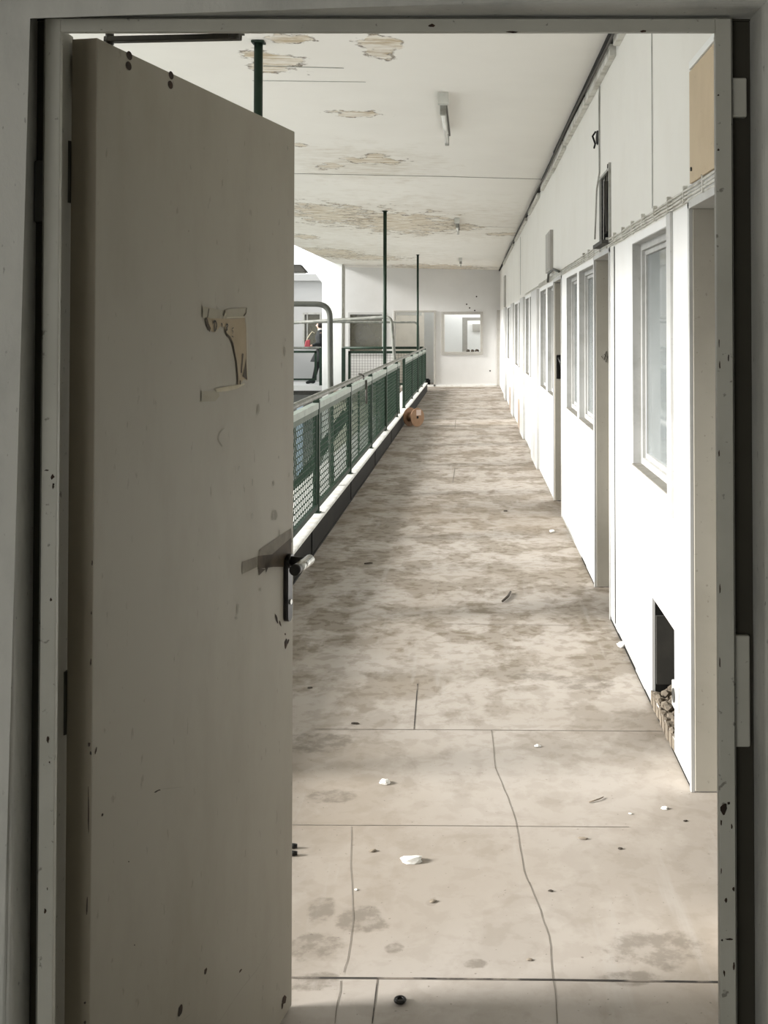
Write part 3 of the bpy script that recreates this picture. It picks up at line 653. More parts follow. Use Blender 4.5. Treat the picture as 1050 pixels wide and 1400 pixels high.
# ------------------------------------------------------------------ courtyard side: column, walls, slabs
cx0, cx1 = onY(440.5,450,29.9).x, onY(467.5,450,29.9).x
t = MB(); t.box(cx0, cx1, 29.9, 30.4, -3.6, 3.55); t.box(cx1-0.0, cx1+0.03, 29.95, 30.35, -3.6, 3.2, 1)
t.hexa([(cx0-0.28,29.9,3.12),(cx0,29.9,2.72),(cx0,30.3,2.72),(cx0-0.28,30.3,3.12),(cx0-0.28,29.9,3.24),(cx0,29.9,3.24),(cx0,30.3,3.24),(cx0-0.28,30.3,3.24)])
struct(t.build('column', ['white','conduit'], bevel=0.01), 'square white column at the courtyard corner with a bracket at its head', 'column')
YL = 34.2
lx0, lx1 = onY(414.5,450,YL).x, onY(439,450,YL).x; lz1 = onY(425,428,YL).z; lz0 = onY(425,476,YL).z
t = MB(); hole_wall(t, lambda a, t_, z: (a, YL+t_, z), -12, -3.62, -3.6, 3.12, 0, 0.2, [(lx0,lx1,lz0,lz1)])
t.box(-12, -3.62, YL-0.12, YL, 2.95, 3.14, 0); t.box(-3.70, -3.62, YE+0.15, YL, -3.6, 3.12, 0)
s_ = onY(419,395,YL-0.004); pass
struct(t.build('wall_courtyard_end', ['greywall','conduit']), 'bright white wall behind the walking person', 'wall')
r = empty('window_9', (lx0, YL, lz0)); t = MB(); ring(t, lx0+0.04, lx1-0.04, lz0+0.04, lz1-0.04, 0.05, YL-0.02, YL+0.08); 
m = onY(420,450,YL).x; t.box(m-0.02, m+0.02, YL, YL+0.06, lz0, lz1); part(t, 'window_frame', 'conduit', r)
t = MB(); t.box(lx0, lx1, YL+0.05, YL+0.056, lz0, lz1); part(t, 'pane', 'glassdark', r); struct(r, 'dark window behind the walking person', 'window')
t = MB(); t.box(-12, -3.62, YL+0.8, YL+0.9, -1, 3.0); t.box(-12, -3.62, YL+0.2, YL+0.9, 2.6, 2.7); struct(t.build('wall_courtyard_room', 'room'), 'room wall behind the courtyard window', 'wall')
t = MB(); t.box(-12, -3.62, 32.0, YL, -0.14, 0.0, 0); t.box(-12, -3.62, 32.1, YL, -0.26, -0.14, 1)
struct(t.build('floor_courtyard_gallery', ['endwall','dark']), 'slab of the far courtyard gallery', 'floor')
t = MB(); t.box(-12, 4.0, 1.0, 45, -3.75, -3.6); struct(t.build('floor_courtyard', 'lowfloor'), 'courtyard floor one storey down', 'floor')
t = MB(); t.box(-8.1, -8.0, 1.9, YL, -3.6, 2.1); struct(t.build('wall_left', 'white'), 'low white wall across the courtyard', 'wall')  # out of view, its top cut low so sunlight passes over
t = MB(); t.box(-1.40, -1.3, 1.9, 29.35, -3.6, -0.28); t.box(-3.6, 1.0, 29.5, 29.6, -3.6, -0.28)
struct(t.build('wall_lower', 'cream'), 'cream walls under the gallery', 'wall')
t = MB(); t.box(-4.66, -4.5, 31.2, 31.28, -3.6, -0.5)
tag(centre_origin(t.build('blue_panel', 'blue')), 'pale blue board down in the courtyard seen through the railing mesh', 'panel')

def railing_part_post(mb, x, y, z0, z1, s=0.025, mi=0): mb.box(x-s, x+s, y-s, y+s, z0, z1, mi)

# ------------------------------------------------------------------ the long green railing
RX = -1.17
rail = empty('gallery_railing', (RX, 9, 0.2))
t = MB(); pts = [(RX+0.02, 2.2+0.25*i, 1.087) for i in range(109)] + [(RX+0.02, 29.4, 1.087)]
t.tube(pts, 0.021, 12); part(t, 'handrail', 'handrail', rail)
posts = [4.16, 6.5, 8.84, 11.18, 13.52, 15.86, 18.2, 20.2, 22.8, 25.1, 27.3, 29.35]
for y in posts:
    t = MB(); railing_part_post(t, RX, y, 0.2, 1.05, 0.024); t.box(RX-0.035, RX+0.035, y-0.045, y+0.045, 0.2, 0.208)
    t.tube([(RX, y, 1.04), (RX+0.02, y, 1.08)], 0.012, 8)
    part(t, 'post', 'green', rail, 0.002)
def infill(mb, y0, y1, z0, z1, x):
    z = z0 + 0.045; k = 0
    while z < z1:
        mb.box(x-0.003, x+0.003, y0, y1, z-0.0025, z+0.0025); z += 0.045
    z = z0
    while z < z1 - 0.01:
        zt = min(z+0.045, z1); y = y0 + (0.0 if k % 2 else 0.045)
        while y < y1 - 0.05:
            mb.hexa([(x-0.003,y,z),(x+0.003,y,z),(x+0.003,y+0.006,z),(x-0.003,y+0.006,z),(x-0.003,y+0.045,zt),(x+0.003,y+0.045,zt),(x+0.003,y+0.051,zt),(x-0.003,y+0.051,zt)])
            y += 0.09
        z = zt; k += 1
for i in range(len(posts)-1):
    y0, y1 = posts[i]+0.04, posts[i+1]-0.04
    if i == 6: y0, y1 = posts[i]+0.04, 18.85
    t = MB()
    t.box(RX-0.03, RX+0.022, y0, y1, 0.985, 1.03, 1); t.box(RX-0.006, RX+0.018, y0, y1, 0.945, 0.985, 2)  # light top and dark side of one bar, shading set by colour
    t.box(RX-0.015, RX+0.018, y0, y1, 0.235, 0.272, 0)
    t.box(RX-0.012, RX+0.012, y0, y0+0.035, 0.272, 0.985, 0); t.box(RX-0.012, RX+0.012, y1-0.035, y1, 0.272, 0.985, 0)
    if y1-y0 > 1: m = (y0+y1)/2; t.box(RX-0.028, RX-0.012, m-0.02, m+0.02, 0.25, 0.985, 0)
    fo = part(t, 'panel_frame', ['green','greenlt','greenmid'], rail)
    t = MB(); infill(t, y0+0.035, y1-0.035, 0.272, 0.95, RX); part(t, 'mesh_infill', 'mesh', fo, fix=False)
t = MB(); a = onX(494, 512, RX+0.03)
t.tube([(RX+0.02, a.y-0.15, 1.12), (RX+0.03, a.y, 1.115), (RX+0.045, a.y+0.1, 1.09), (RX+0.05, a.y+0.05, 1.06)], 0.008, 6)
part(t, 'torn_tape', 'wire', rail); t = MB(); b = onX(500, 522, RX+0.03); t.tube([(RX+0.035, b.y, 1.03), (RX+0.035, b.y+0.02, 0.9), (RX+0.04, b.y-0.03, 0.78)], 0.012, 6)
part(t, 'torn_tape', 'wire', rail)
tag(rail, 'long dark green railing with mesh panels and worn handrail on the left', 'railing')

# roof posts
GP = 'thin green posts reaching from the railing to the ceiling'
for (px, py, lab) in ((357.5,56,'green post rising behind the open door to the ceiling, nearest of three'), (527.3,288,'green ceiling post halfway down the railing'), (569,348,'green ceiling post near the far end of the railing')):
    c = onC(px, py); t = MB(); y = c.y
    t.tube([(RX-0.0, y, 0.2), (RX, y, ceil_z(RX)-0.001)], 0.024, 14); o = t.build('ceiling_post', 'green'); centre_origin(o)
    t = MB(); t.box(RX-0.035, RX+0.035, y-0.035, y+0.035, ceil_z(RX)-0.014, ceil_z(RX)-0.004); part(t, 'top_plate', 'green', o)
    tag(o, lab, 'post', GP)

# bent pipe hoops
def arc(a, c, b, n=8):
    return [a*(1-t)**2 + c*2*t*(1-t) + b*t*t for t in [i/n for i in range(n+1)]]
def hoop(Yh, pxtop, pytop, pxleft, pyleft, pxbot, rad, mk, lab, Yl=None, R=0.12):
    top = onY(pxtop, pytop, Yh); left = onY(pxleft, pyleft, Yl or Yh); bot = onY(pxbot, 560, Yh); bot = Vector((bot.x, Yh, 0.2))
    corner = Vector((top.x, Yh, top.z)); dl = (left-corner).normalized(); dd = (bot-corner).normalized()
    L2 = left + dl*1.5; pts = [bot, (bot+corner)/2] + arc(corner+dd*R, corner, corner+dl*R) + [left] + arc(L2, L2+dl*R, L2+dl*R+Vector((0,0,-R)))[0:]
    e = pts[-1]; pts.append(Vector((e.x, e.y, -3.6)))
    t = MB(); t.tube(pts, rad, 12); o = t.build('pipe_hoop', mk); tag(centre_origin(o), lab, 'pipe', 'bent steel pipes over the railing')
hoop(10.35, 451, 416, 404, 415.5, 453.5, 0.0245, 'pipe', 'thick grey bent pipe rising over the railing, nearest of three')
hoop(18.9, 535, 433, 404, 441, 545, 0.027, 'handrail', 'grey green bent pipe over the railing, second of three', Yl=19.6)
hoop(27.3, 571.5, 440.5, 404, 440.3, 574, 0.024, 'handrail', 'thin bent pipe over the railing, furthest of three')

# cross railings at the far end
def cross_railing(x0, x1, y, zt, lab, light=False, divs=1):
    r = empty('cross_railing', ((x0+x1)/2, y, 0))
    t = MB(); t.tube([(x0, y, zt), (x1, y, zt)], 0.032, 10); part(t, 'handrail', 'handrail' if light else 'green', r)
    for x in (x0, x1):
        t = MB(); t.box(x-0.045, x+0.045, y-0.04, y+0.04, 0, zt); part(t, 'post', 'green', r)
    t = MB(); a, b = x0+0.12, x1-0.12
    t.box(a, b, y-0.02, y+0.02, zt-0.14, zt-0.08); t.box(a, b, y-0.02, y+0.02, 0.14, 0.19); t.box(a, a+0.06, y-0.02, y+0.02, 0.19, zt-0.1); t.box(b-0.06, b, y-0.02, y+0.02, 0.19, zt-0.1)
    fo = part(t, 'panel_frame', 'green', r)
    t = MB()
    if not light:
        x = a
        while x < b: t.box(x-0.003, x+0.003, y-0.003, y+0.003, 0.19, zt-0.14); x += 0.07
        z = 0.19
        while z < zt-0.14: t.box(a, b, y-0.003, y+0.003, z-0.003, z+0.003); z += 0.07
        part(t, 'mesh_infill', 'pipe', fo, fix=False)
    tag(r, lab, 'railing')
cross_railing(onY(470,475,29.5).x, RX-0.05, 29.45, onY(520,475.5,29.5).z, 'dark green mesh railing crossing at the far end of the gallery')
cross_railing(-7.0, onY(439,475,32.1).x, 32.1, onY(420,475.5,32.1).z, 'railing with pale handrail in front of the walking person', light=True)

# stair down into the courtyard
st = empty('courtyard_stair', (-3, 15.2, -3.6))
A = onY(402, 668, 15.0); B = onY(474, 563, 15.0); d = (B-A).normalized(); n_ = Vector((-d.z, 0, d.x))
bot = A + d * ((-3.6 - A.z)/d.z); bot2 = bot
for y in (14.9, 15.5):
    t = MB(); t.obox(Vector((bot.x, y, bot.z)), d, Vector((0,1,0)), n_, (0,(B-bot).length), (0,0.05), (-0.05,0.05)); part(t, 'stringer', 'green', st)
t = MB(); L_ = (B-bot).length; k = int(L_/0.3)
for i in range(1, k-1):
    p = bot + d*(i*0.3); t.box(p.x-0.09, p.x+0.09, 14.95, 15.5, p.z-0.008, p.z+0.012)
part(t, 'treads', 'pipe', st); tag(st, 'dark green steel stair going down behind the railing mesh', 'stair')

# floodlight hanging left
c = onY(404, 367, 22.0); r = empty('floodlight', (c.x, 22.0, c.z-0.12))
t = MB(); t.hexa([(c.x-0.25,21.85,c.z-0.075),(c.x+0.22,21.85,c.z-0.075),(c.x+0.22,22.2,c.z-0.075),(c.x-0.25,22.2,c.z-0.075),(c.x-0.15,21.9,c.z+0.07),(c.x+0.1,21.9,c.z+0.07),(c.x+0.1,22.15,c.z+0.07),(c.x-0.15,22.15,c.z+0.07)])
part(t, 'housing', 'dark', r, 0.008)
t = MB(); t.box(c.x-0.2, c.x+0.17, 21.88, 22.17, c.z-0.09, c.z-0.074); part(t, 'lens', 'conduit', r)
t = MB(); t.tube([(c.x-0.05,22.02,c.z+0.06),(c.x-0.05,22.02,ceil_z(c.x)-0.002)], 0.012, 8); part(t, 'hanger', 'dark', r)
tag(r, 'dark floodlight hanging beyond the edge of the open door', 'lamp')

# fluorescent battens
for i, (p0, p1, lab) in enumerate((((606,127),(613,188),'bare fluorescent batten on the ceiling nearest the doorway'), ((625.5,298),(626.5,314),'bare fluorescent batten past the stained patch, middle one'), ((630,352.5),(630.5,361),'bare fluorescent batten by the far end wall'))):
    a = onC(*p0); b = onC(*p1); x = (a.x+b.x)/2; y0 = a.y; z = ceil_z(x); Lb = 1.5
    r = empty('fluorescent_lamp', (x, y0, z))
    t = MB(); t.box(x-0.022, x+0.022, y0+0.04, y0+Lb-0.15, z-0.045, z-0.0); part(t, 'batten', 'lampwhite', r, 0.003)
    t = MB(); t.box(x-0.036, x+0.036, y0-0.03, y0+0.05, z-0.075, z-0.0); part(t, 'end_cap', 'lampwhite', r, 0.004)
    t = MB(); t.box(x-0.022, x+0.018, y0+0.05, y0+0.09, z-0.135, z-0.05); part(t, 'lamp_holder', 'conduit', r, 0.004)
    t = MB(); t.box(x-0.02, x+0.012, y0+Lb-0.04, y0+Lb, z-0.12, z-0.03); part(t, 'lamp_holder', 'conduit', r, 0.004)
    t = MB(); t.tube([(x-0.005, y0+0.08, z-0.108), (x-0.005, y0+Lb-0.02, z-0.1)], 0.0135, 12); part(t, 'tube', 'tube', r)
    t = MB(); t.box(x+0.012, x+0.024, y0+0.06, y0+Lb-0.12, z-0.062, z-0.044); part(t, 'cable_gutter', 'wire', r)
    tag(r, lab, 'lamp', 'fluorescent battens on the ceiling')

# ------------------------------------------------------------------ front wall and near room
FW = 1.715
fx0, fx1, fz1 = -0.673, 0.431, 2.0765
t = MB(); hole_wall(t, lambda a, t_, z: (a, FW+t_, z), -3.6, 4.0, -0.2, 3.5, 0, 0.145, [(fx0, fx1, -0.2, fz1)])
bm_ = t.build('wall_front', ['plaster']); 
bm = bmesh.new(); bm.from_mesh(bm_.data); bmesh.ops.remove_doubles(bm, verts=bm.verts, dist=1e-5)
ed = [e for e in bm.edges if all(abs(v.co.y-FW) < 1e-4 for v in e.verts) and all(fx0-1e-3 <= v.co.x <= fx1+1e-3 and v.co.z <= fz1+1e-3 for v in e.verts) and len(e.link_faces) == 2 and abs(e.link_faces[0].normal.dot(e.link_faces[1].normal)) < 0.5]
bmesh.ops.bevel(bm, geom=ed, offset=0.022, segments=6, affect='EDGES', profile=0.5)
for f in bm.faces: f.smooth = False
bm.to_mesh(bm_.data); bm.free()
struct(bm_, 'grey plaster wall around the doorway', 'wall')
t = MB()
t.box(-2.3, -2.2, -3.0, 1.715, 0, 3.0); t.box(2.2, 2.3, -3.0, 1.715, 0, 3.0)
hole_wall(t, lambda a, t_, z: (a, -3.1+t_, z), -2.3, 2.3, 0, 3.0, 0, 0.1, [(-2.15, -0.85, 0.2, 1.8)])
struct(t.build('wall_near_room', 'plaster'), 'walls of the room the picture is taken from', 'wall')
t = MB(); t.box(-2.3, 2.3, -3.1, 1.715, 3.0, 3.1); struct(t.build('ceiling_near_room', 'plaster'), 'ceiling of the near room', 'ceiling')
t = MB(); t.box(-2.3, 2.3, -3.1, 1.715, -0.2, 0.0); struct(t.build('floor_near_room', 'lowfloor'), 'floor of the near room', 'floor')

# steel frame of the big door
FY = 1.778
t = MB(); zi = onY(500, 43.5, FY).z; zo = onY(500, 23.5, FY).z
xl0, xl1, xr0, xr1 = -0.654, -0.6285, 0.3722, 0.3985
t.box(xl0, xl1, FY, FY+0.012, 0, zo); t.box(xr0, xr1, FY, FY+0.012, 0, zo); t.box(xl1, xr0, FY, FY+0.012, zi, zo)
t.box(xl0, xl0+0.004, FY, 1.90, 0, zo); t.box(xr1-0.004, xr1, FY, 1.90, 0, zo); t.box(xl0, xr1, FY, 1.80, zo-0.004, zo)
t.box(fx0, xl0, 1.803, 1.815, 0, zo, 1); t.box(xr1, fx1, 1.803, 1.815, 0, zo, 1); t.box(fx0, fx1, 1.80, 1.812, zo, fz1, 1)  # strips closing the gap, recess shade put into their dark colour
fr_o = t.build('trim_11', ['frame','gap'], bevel=0.0015)
struct(fr_o, 'chipped grey green steel frame of the big open door', 'door frame')
def chip(mb, c, w, h, mi=0, n=9, nx=Vector((1,0,0)), off=Vector((0,-0.0008,0))):
    mb.poly([c + off + nx*(w*math.cos(a)*random.uniform(0.5,1.2)) + Vector((0,0,h*math.sin(a)*random.uniform(0.5,1.2))) for a in [i*2*math.pi/n for i in range(n)]], mi)
t = MB()
for px, py, w, h in ((72,652,3,4),(64,643,4,1.2),(73,664,2,5),(70,820,1.5,3),(66,1010,2,6),(68,1042,1,2),(62,1245,2,4),(65,1215,1,2),(590,35,5,3),(700,44,8,1.5),(880,43,5,2),(982,130,1.5,2),(982,205,1.5,2),
                     (983,470,1,8),(984,500,1,6),(983,620,1.2,5),(996,490,1,6),(990,1105,5,9),(996,1098,2,3),(986,1125,1.5,6),(1000,1130,1.5,4),(992,1230,2,4),(1003,1215,2,4),(986,1190,1,6),(987,1285,1.5,2),(997,1284,7,1.5),(1003,1320,1.5,6),(990,1330,1.5,5),(984,805,1,9),(984,905,1,12)):
    c = onY(px, py, FY); c.x = min(max(c.x, xl0+0.001), xr1-0.001); chip(t, c, w*1.1e-3, h*1.1e-3)
part(t, 'paint_chips', 'rust', fr_o, fix=False)
for i, (x0, x1, ya, yb) in enumerate(((46,59,219,304),(1002,1022,106,160),(1006,1027,869,1022))):
    a = onY(x0, ya, 1.79); b = onY(x1, yb, 1.79); t = MB()
    if i == 0: a.x = fx0+0.001; b.x = xl0-0.0005
    else: a.x = xr1+0.0005; b.x = fx1-0.008
    t.box(a.x, b.x, 1.79, 1.803, b.z, a.z); part(t, 'mortar_guard', 'dark' if i == 0 else 'frame', fr_o, 0.003)  # left guard coloured dark to stand for its shaded position

# ------------------------------------------------------------------ the big door
DH = Vector((-0.603, 1.874, 0)); u = Vector((0.1955, 0.9807, 0)).normalized(); nn = Vector((u.y, -u.x, 0)); up = Vector((0,0,1))
DW = 0.93; TH = 0.045; ZT = onP(403, 180, DH, nn).z
DW = (onP(403, 180, DH, nn) - DH).dot(u)
door = empty('door_1', DH)
t = MB(); t.obox(DH, u, nn, up, (0, DW), (-TH, 0), (0.01, ZT), 0)
lf = part(t, 'door_leaf', ['door'], door, 0.002)
for k, p in enumerate(lf.data.polygons):
    if p.normal.dot(u) < -0.9: p.material_index = 1
lf.data.materials.append(M['door_edge'])
def D(px, py, off=0.001): return onP(px, py, DH + nn*off, nn)
def dpoly(mb, pts, off=0.001, mi=0): mb.poly([D(x, y, off) for x, y in pts], mi)
def dline(mb, pts, w, off=0.0015, mi=0):
    P_ = [D(x, y, off) for x, y in pts]
    for a, b in zip(P_[:-1], P_[1:]):
        d_ = (b-a).normalized(); s_ = nn.cross(d_)*w/2; mb.poly([a-s_, b-s_, b+s_, a+s_], mi)
t = MB()
for px, py in ((177,76),(176,90),(234,103),(233,116)):
    c = D(px, py, 0.0006); s_ = 0.0075; t.poly([c + u*(s_*math.cos(a)*1.35) + up*(s_*math.sin(a)) for a in [i*math.pi/8 for i in range(16)]])
part(t, 'screw_holes', 'rust', lf, fix=False)
t = MB()
random.seed(3)
def dchip(px, py, w, h, tilt=0.0, mi=0):
    c = D(px, py, 0.0007); n = 9; k = 2.2
    pts = []
    for i in range(n):
        a = i*2*math.pi/n; x_ = w*math.cos(a)*random.uniform(0.6,1.1); y_ = h*math.sin(a)*random.uniform(0.6,1.1)
        pts.append((px + x_*math.cos(tilt) - y_*math.sin(tilt), py + x_*math.sin(tilt) + y_*math.cos(tilt)))
    t.poly([D(x, y, 0.0007) for x, y in pts], mi)
for a in ((122,1018,2,4,.2,0),(124,1030,1.5,3,0,0),(131,1027,1,6,.2,0),(121,1110,1,36,0.0,0),(119,1238,1,20,0.03,0),(140,1114,1.5,2.5,.3,0),(214,1082,4.5,1.2,-.5,0),(218,1080,2,1,0,0),(281,1328,2,6,.25,0),(329,1327,1.2,4,.6,0),(247,1381,3,9,.25,0),
          (389,1367,3,8,.15,0),(386,1375,1.5,5,.1,0),(116,1371,2,2,0,0),(116,1398,2,3,0,0),(176,1178,1,1,0,0),(378,845,1.4,8,-.25,0),(383,852,1,5,-.3,0),(390,867,1.2,2,0,0),(391,880,2,8,.1,0),(394,877,1.5,5,.3,0),
          (325,832,2,8,.1,1),(323,845,4,2,0,1),(345,705,2,5,0,1),(345,660,1.2,6,0,1),(327,640,2,5,.1,1),(381,625,1,3,0,1),(389,480,2,8,0,1),(390,465,1,3,0,1),(353,560,2.5,10,.1,1),(375,705,5,8,.2,1),(374,660,1.5,5,0,1),(382,728,1.2,6,0,1),(356,806,1.5,4,0,1),
          (126,770,1,5,0,0),(124,905,1.2,6,0,0),(125,838,.8,3,0,0),(279,203,.8,3,0,1),(258,316,.8,2,0,1),(393,203,1.2,4,0,1),(395,650,1,5,0,1),(184,1292,.8,1.2,0,0)):
    dchip(*a)
part(t, 'paint_chips', ['rust','smudge'], lf, fix=False)
t = MB(); dline(t, [(299,1398),(330,1352),(352,1325),(376,1278)], 0.0012, 0.0008); dline(t, [(246,1398),(262,1385)], 0.001, .0008)
dline(t, [(307,585),(300,592),(298,600),(304,610)], 0.0025, .0008); dline(t, [(220,1079),(248,1076)], 0.001, .0008)
part(t, 'scratches', 'smudge', lf, fix=False)
# packing tape by the lock
t = MB()
dpoly(t, [(354,752),(398,722),(400,741),(384,752),(366,765),(354,772)], 0.0009, 1)
dpoly(t, [(331,768),(354,760),(354,774),(331,785)], 0.0007, 1)
dpoly(t, [(353,760),(372,758),(390,742),(398,735),(399,775),(374,775),(353,778)], 0.0012, 0)
dpoly(t, [(354,777),(363,778),(354,787)], 0.0012, 0)
dpoly(t, [(362,772),(368,772),(364,783)], 0.0012, 0)
part(t, 'packing_tape', ['darktape','lighttape'], door, fix=False)
# handle set
sC = (D(392, 800) - DH).dot(u)
zN = D(390, 768).z; z0 = D(392, 849).z; z1 = D(392, 760).z
hs = MB(); n = 10; w = 0.019; prof = []
for i in range(n+1): a = math.pi*i/n; prof.append((w*math.cos(a), z1-w*0.7+w*0.7*math.sin(a)))
for i in range(n+1): a = math.pi+math.pi*i/n; prof.append((w*math.cos(a), z0+w*0.7+w*0.7*math.sin(a)))
o0 = DH + u*sC
ring0 = [Vector((o0.x,o0.y,0)) + u*a + up*z for a, z in prof]
for k, (inset, h_) in enumerate(((1,0.0),(1,0.006),(0.75,0.010))):
    pass
hs.poly([p + nn*0.010 for p in [Vector((o0.x,o0.y,0)) + u*a*0.75 + up*z for a, z in prof]])
for j in range(len(prof)):
    j2 = (j+1) % len(prof)
    a0_, z0_ = prof[j]; a1_, z1_ = prof[j2]; b0 = Vector((o0.x,o0.y,0))
    hs.poly([b0+u*a0_+up*z0_, b0+u*a1_+up*z1_, b0+u*a1_+up*z1_+nn*0.006, b0+u*a0_+up*z0_+nn*0.006])
    hs.poly([b0+u*a0_+up*z0_+nn*0.006, b0+u*a1_+up*z1_+nn*0.006, b0+u*a1_*0.75+up*z1_+nn*0.010, b0+u*a0_*0.75+up*z0_+nn*0.010])
hp = part(hs, 'lock_plate', 'blackmetal', door)
b0 = Vector((o0.x, o0.y, zN))
t = MB(); t.tube([b0+nn*0.004, b0+nn*0.05], 0.0115, 16); t.tube([b0+nn*0.004, b0+nn*0.014], 0.017, 16); part(t, 'lever_neck', 'blackmetal', hp)
t = MB(); g0 = b0 + nn*0.053 + u*0.012
t.tube([g0 + up*0.003, g0 - u*0.04, g0 - u*0.085 - up*0.001], 0.012, 18); part(t, 'lever_grip', 'chrome', hp)
t = MB(); ge = g0 - u*0.085 - up*0.001
t.tube([ge - u*0.0, ge - u*0.02], 0.0122, 18); part(t, 'lever_end_cap', 'blackmetal', hp)
t = MB(); c = Vector((o0.x, o0.y, z0+0.045)); t.disc(c + nn*0.011, nn, 0.006, 0.004, 14); part(t, 'keyhole', 'chrome', hp)
# latch edge plate and hinges
t = MB(); e0 = DH + u*DW; t.obox(Vector((e0.x, e0.y, 0)), u, nn, up, (-0.001, 0.0015), (-0.034, -0.012), (zN-0.14, zN+0.06)); part(t, 'latch_plate', 'chrome', door)
for z in (0.25, 1.0, 1.85):
    t = MB(); h0 = DH - nn*(TH+0.006); t.tube([Vector((h0.x, h0.y, z-0.05)), Vector((h0.x, h0.y, z+0.05))], 0.007, 10); part(t, 'hinge', 'arm', door)
struct(door, 'large scuffed grey beige door standing open on the left', 'door')
# closer arm
ar = empty('door_closer_arm', onY(150, 54, 1.93))
p0 = onY(146, 54.5, 1.935); p1 = onY(327, 50.5, 1.84); dd = (p1-p0).normalized()
t = MB(); sd = dd.cross(up).normalized(); u2 = sd.cross(dd)
t.obox(p0, dd, sd, u2, (0, (p1-p0).length), (-0.009, 0.009), (-0.0045, 0.0045)); part(t, 'arm_bar', 'arm', ar, 0.0015)
t = MB(); q = onY(320, 48, 1.84); t.tube([q + up*(-0.006), q + up*0.012], 0.009, 14); t.box(q.x-0.013, q.x+0.013, 1.83, 1.86, q.z+0.004, q.z+0.013); part(t, 'bracket', 'arm', ar)
t = MB(); q = onY(150, 51, 1.93); t.tube([q - up*0.012, q + up*0.008], 0.007, 12); part(t, 'pivot', 'arm', ar)
t = MB(); q0 = DH + u*0.02 - nn*(TH+0.001); t.obox(Vector((q0.x, q0.y, ZT-0.08)), u, nn, up, (0.0, 0.22), (-0.045, 0), (0, 0.06)); part(t, 'closer_body', 'arm', ar, 0.004)
tag(ar, 'thin dark door closer arm linking the open door top to the frame header', 'door closer')

# torn paper note
def Q(x, y): return (260 + x/8.75, 400 + y/8.75)
pn = empty('torn_paper_note', D(310, 480, 0.001))
t = MB()
def qp(mb, pts, off, mi=0): dpoly(mb, [Q(*p) for p in pts], off, mi)
qp(t, [(190,300),(240,300),(320,308),(400,310),(540,312),(655,300),(668,420),(672,600),(678,900),(686,1052),(640,1035),(600,1100),(575,1100),(566,980),(556,880),(540,780),(520,680),(500,600),(480,545),(430,490),(412,410),(385,415),(360,400),(330,440),(300,475),(275,470),(250,460),(225,420),(205,370)], 0.0014, 0)
part(t, 'paper', 'paper', pn, fix=False)
t = MB(); qp(t, [(150,165),(230,178),(330,200),(400,212),(470,200),(560,192),(682,180),(676,240),(655,290),(560,305),(540,312),(400,312),(240,308),(230,300),(150,300)], 0.0020, 0)
part(t, 'tape', 'tape', pn, fix=False); t = MB()
qp(t, [(135,1180),(340,1178),(352,1240),(300,1300),(135,1306)], 0.0016, 0)
part(t, 'tape', 'tape', pn, fix=False)
t = MB(); qp(t, [(320,1190),(300,1150),(420,1128),(560,1105),(650,1085),(655,1098),(560,1150),(440,1180)], 0.0020)
dline(t, [Q(400,305), Q(430,250)], 0.004, .0024); dline(t, [Q(440,300), Q(650,292)], 0.002, .0024); dline(t, [Q(676,300), Q(684,600), Q(688,1050)], 0.0018, .0018)
part(t, 'torn_fibres', 'papertear', pn, fix=False)
t = MB(); dline(t, [Q(425,455),Q(436,495),Q(482,540),Q(512,610),(Q(530,700)),Q(556,830),Q(570,980),Q(572,1100)], 0.0042, .0022)
part(t, 'curled_edge', 'darktape', pn, fix=False); t = MB(); dline(t, [Q(632,730),Q(622,840),Q(612,960)], 0.0065, .0022); part(t, 'tear_slit', 'darktape', pn, fix=False); t = MB(); dline(t, [Q(192,310),Q(212,390),Q(240,450)], 0.010, .0022)
part(t, 'tear_slit', 'darktape', pn, fix=False); t = MB(); dline(t, [Q(225,190),Q(208,300)], 0.004, .0024); part(t, 'tape_crease', 'darktape', pn, fix=False); t = MB(); dline(t, [Q(418,212),Q(395,275)], 0.006, .0026); part(t, 'tape_crease', 'darktape', pn, fix=False); t = MB(); dline(t, [Q(676,180),Q(668,245),Q(640,280)], 0.0035, .0026)
dline(t, [Q(600,1050),Q(600,1100)], 0.005, .0022); qp(t, [(655,880),(668,780),(674,900),(684,1045),(625,1000)], 0.0021)
part(t, 'tape_crease', 'darktape', pn, fix=False)
t = MB(); W_ = 0.0032
for s_ in ([(276,368),(290,335),(308,345),(320,385),(314,430),(292,468)], [(292,345),(290,455)], [(372,368),(384,378),(384,402)], [(432,398),(438,378),(452,382),(450,402),(436,425),(448,442),(430,452)],
           [(520,418),(502,432),(500,455),(515,462),(508,490)], [(498,520),(518,532)]):
    dline(t, [Q(*p) for p in s_], W_ if s_[0][0] < 480 else 0.0018, 0.0030)
part(t, 'handwriting', 'ink', pn, fix=False)
tag(pn, 'torn brown paper note taped to the open door with handwritten letters', 'paper note')

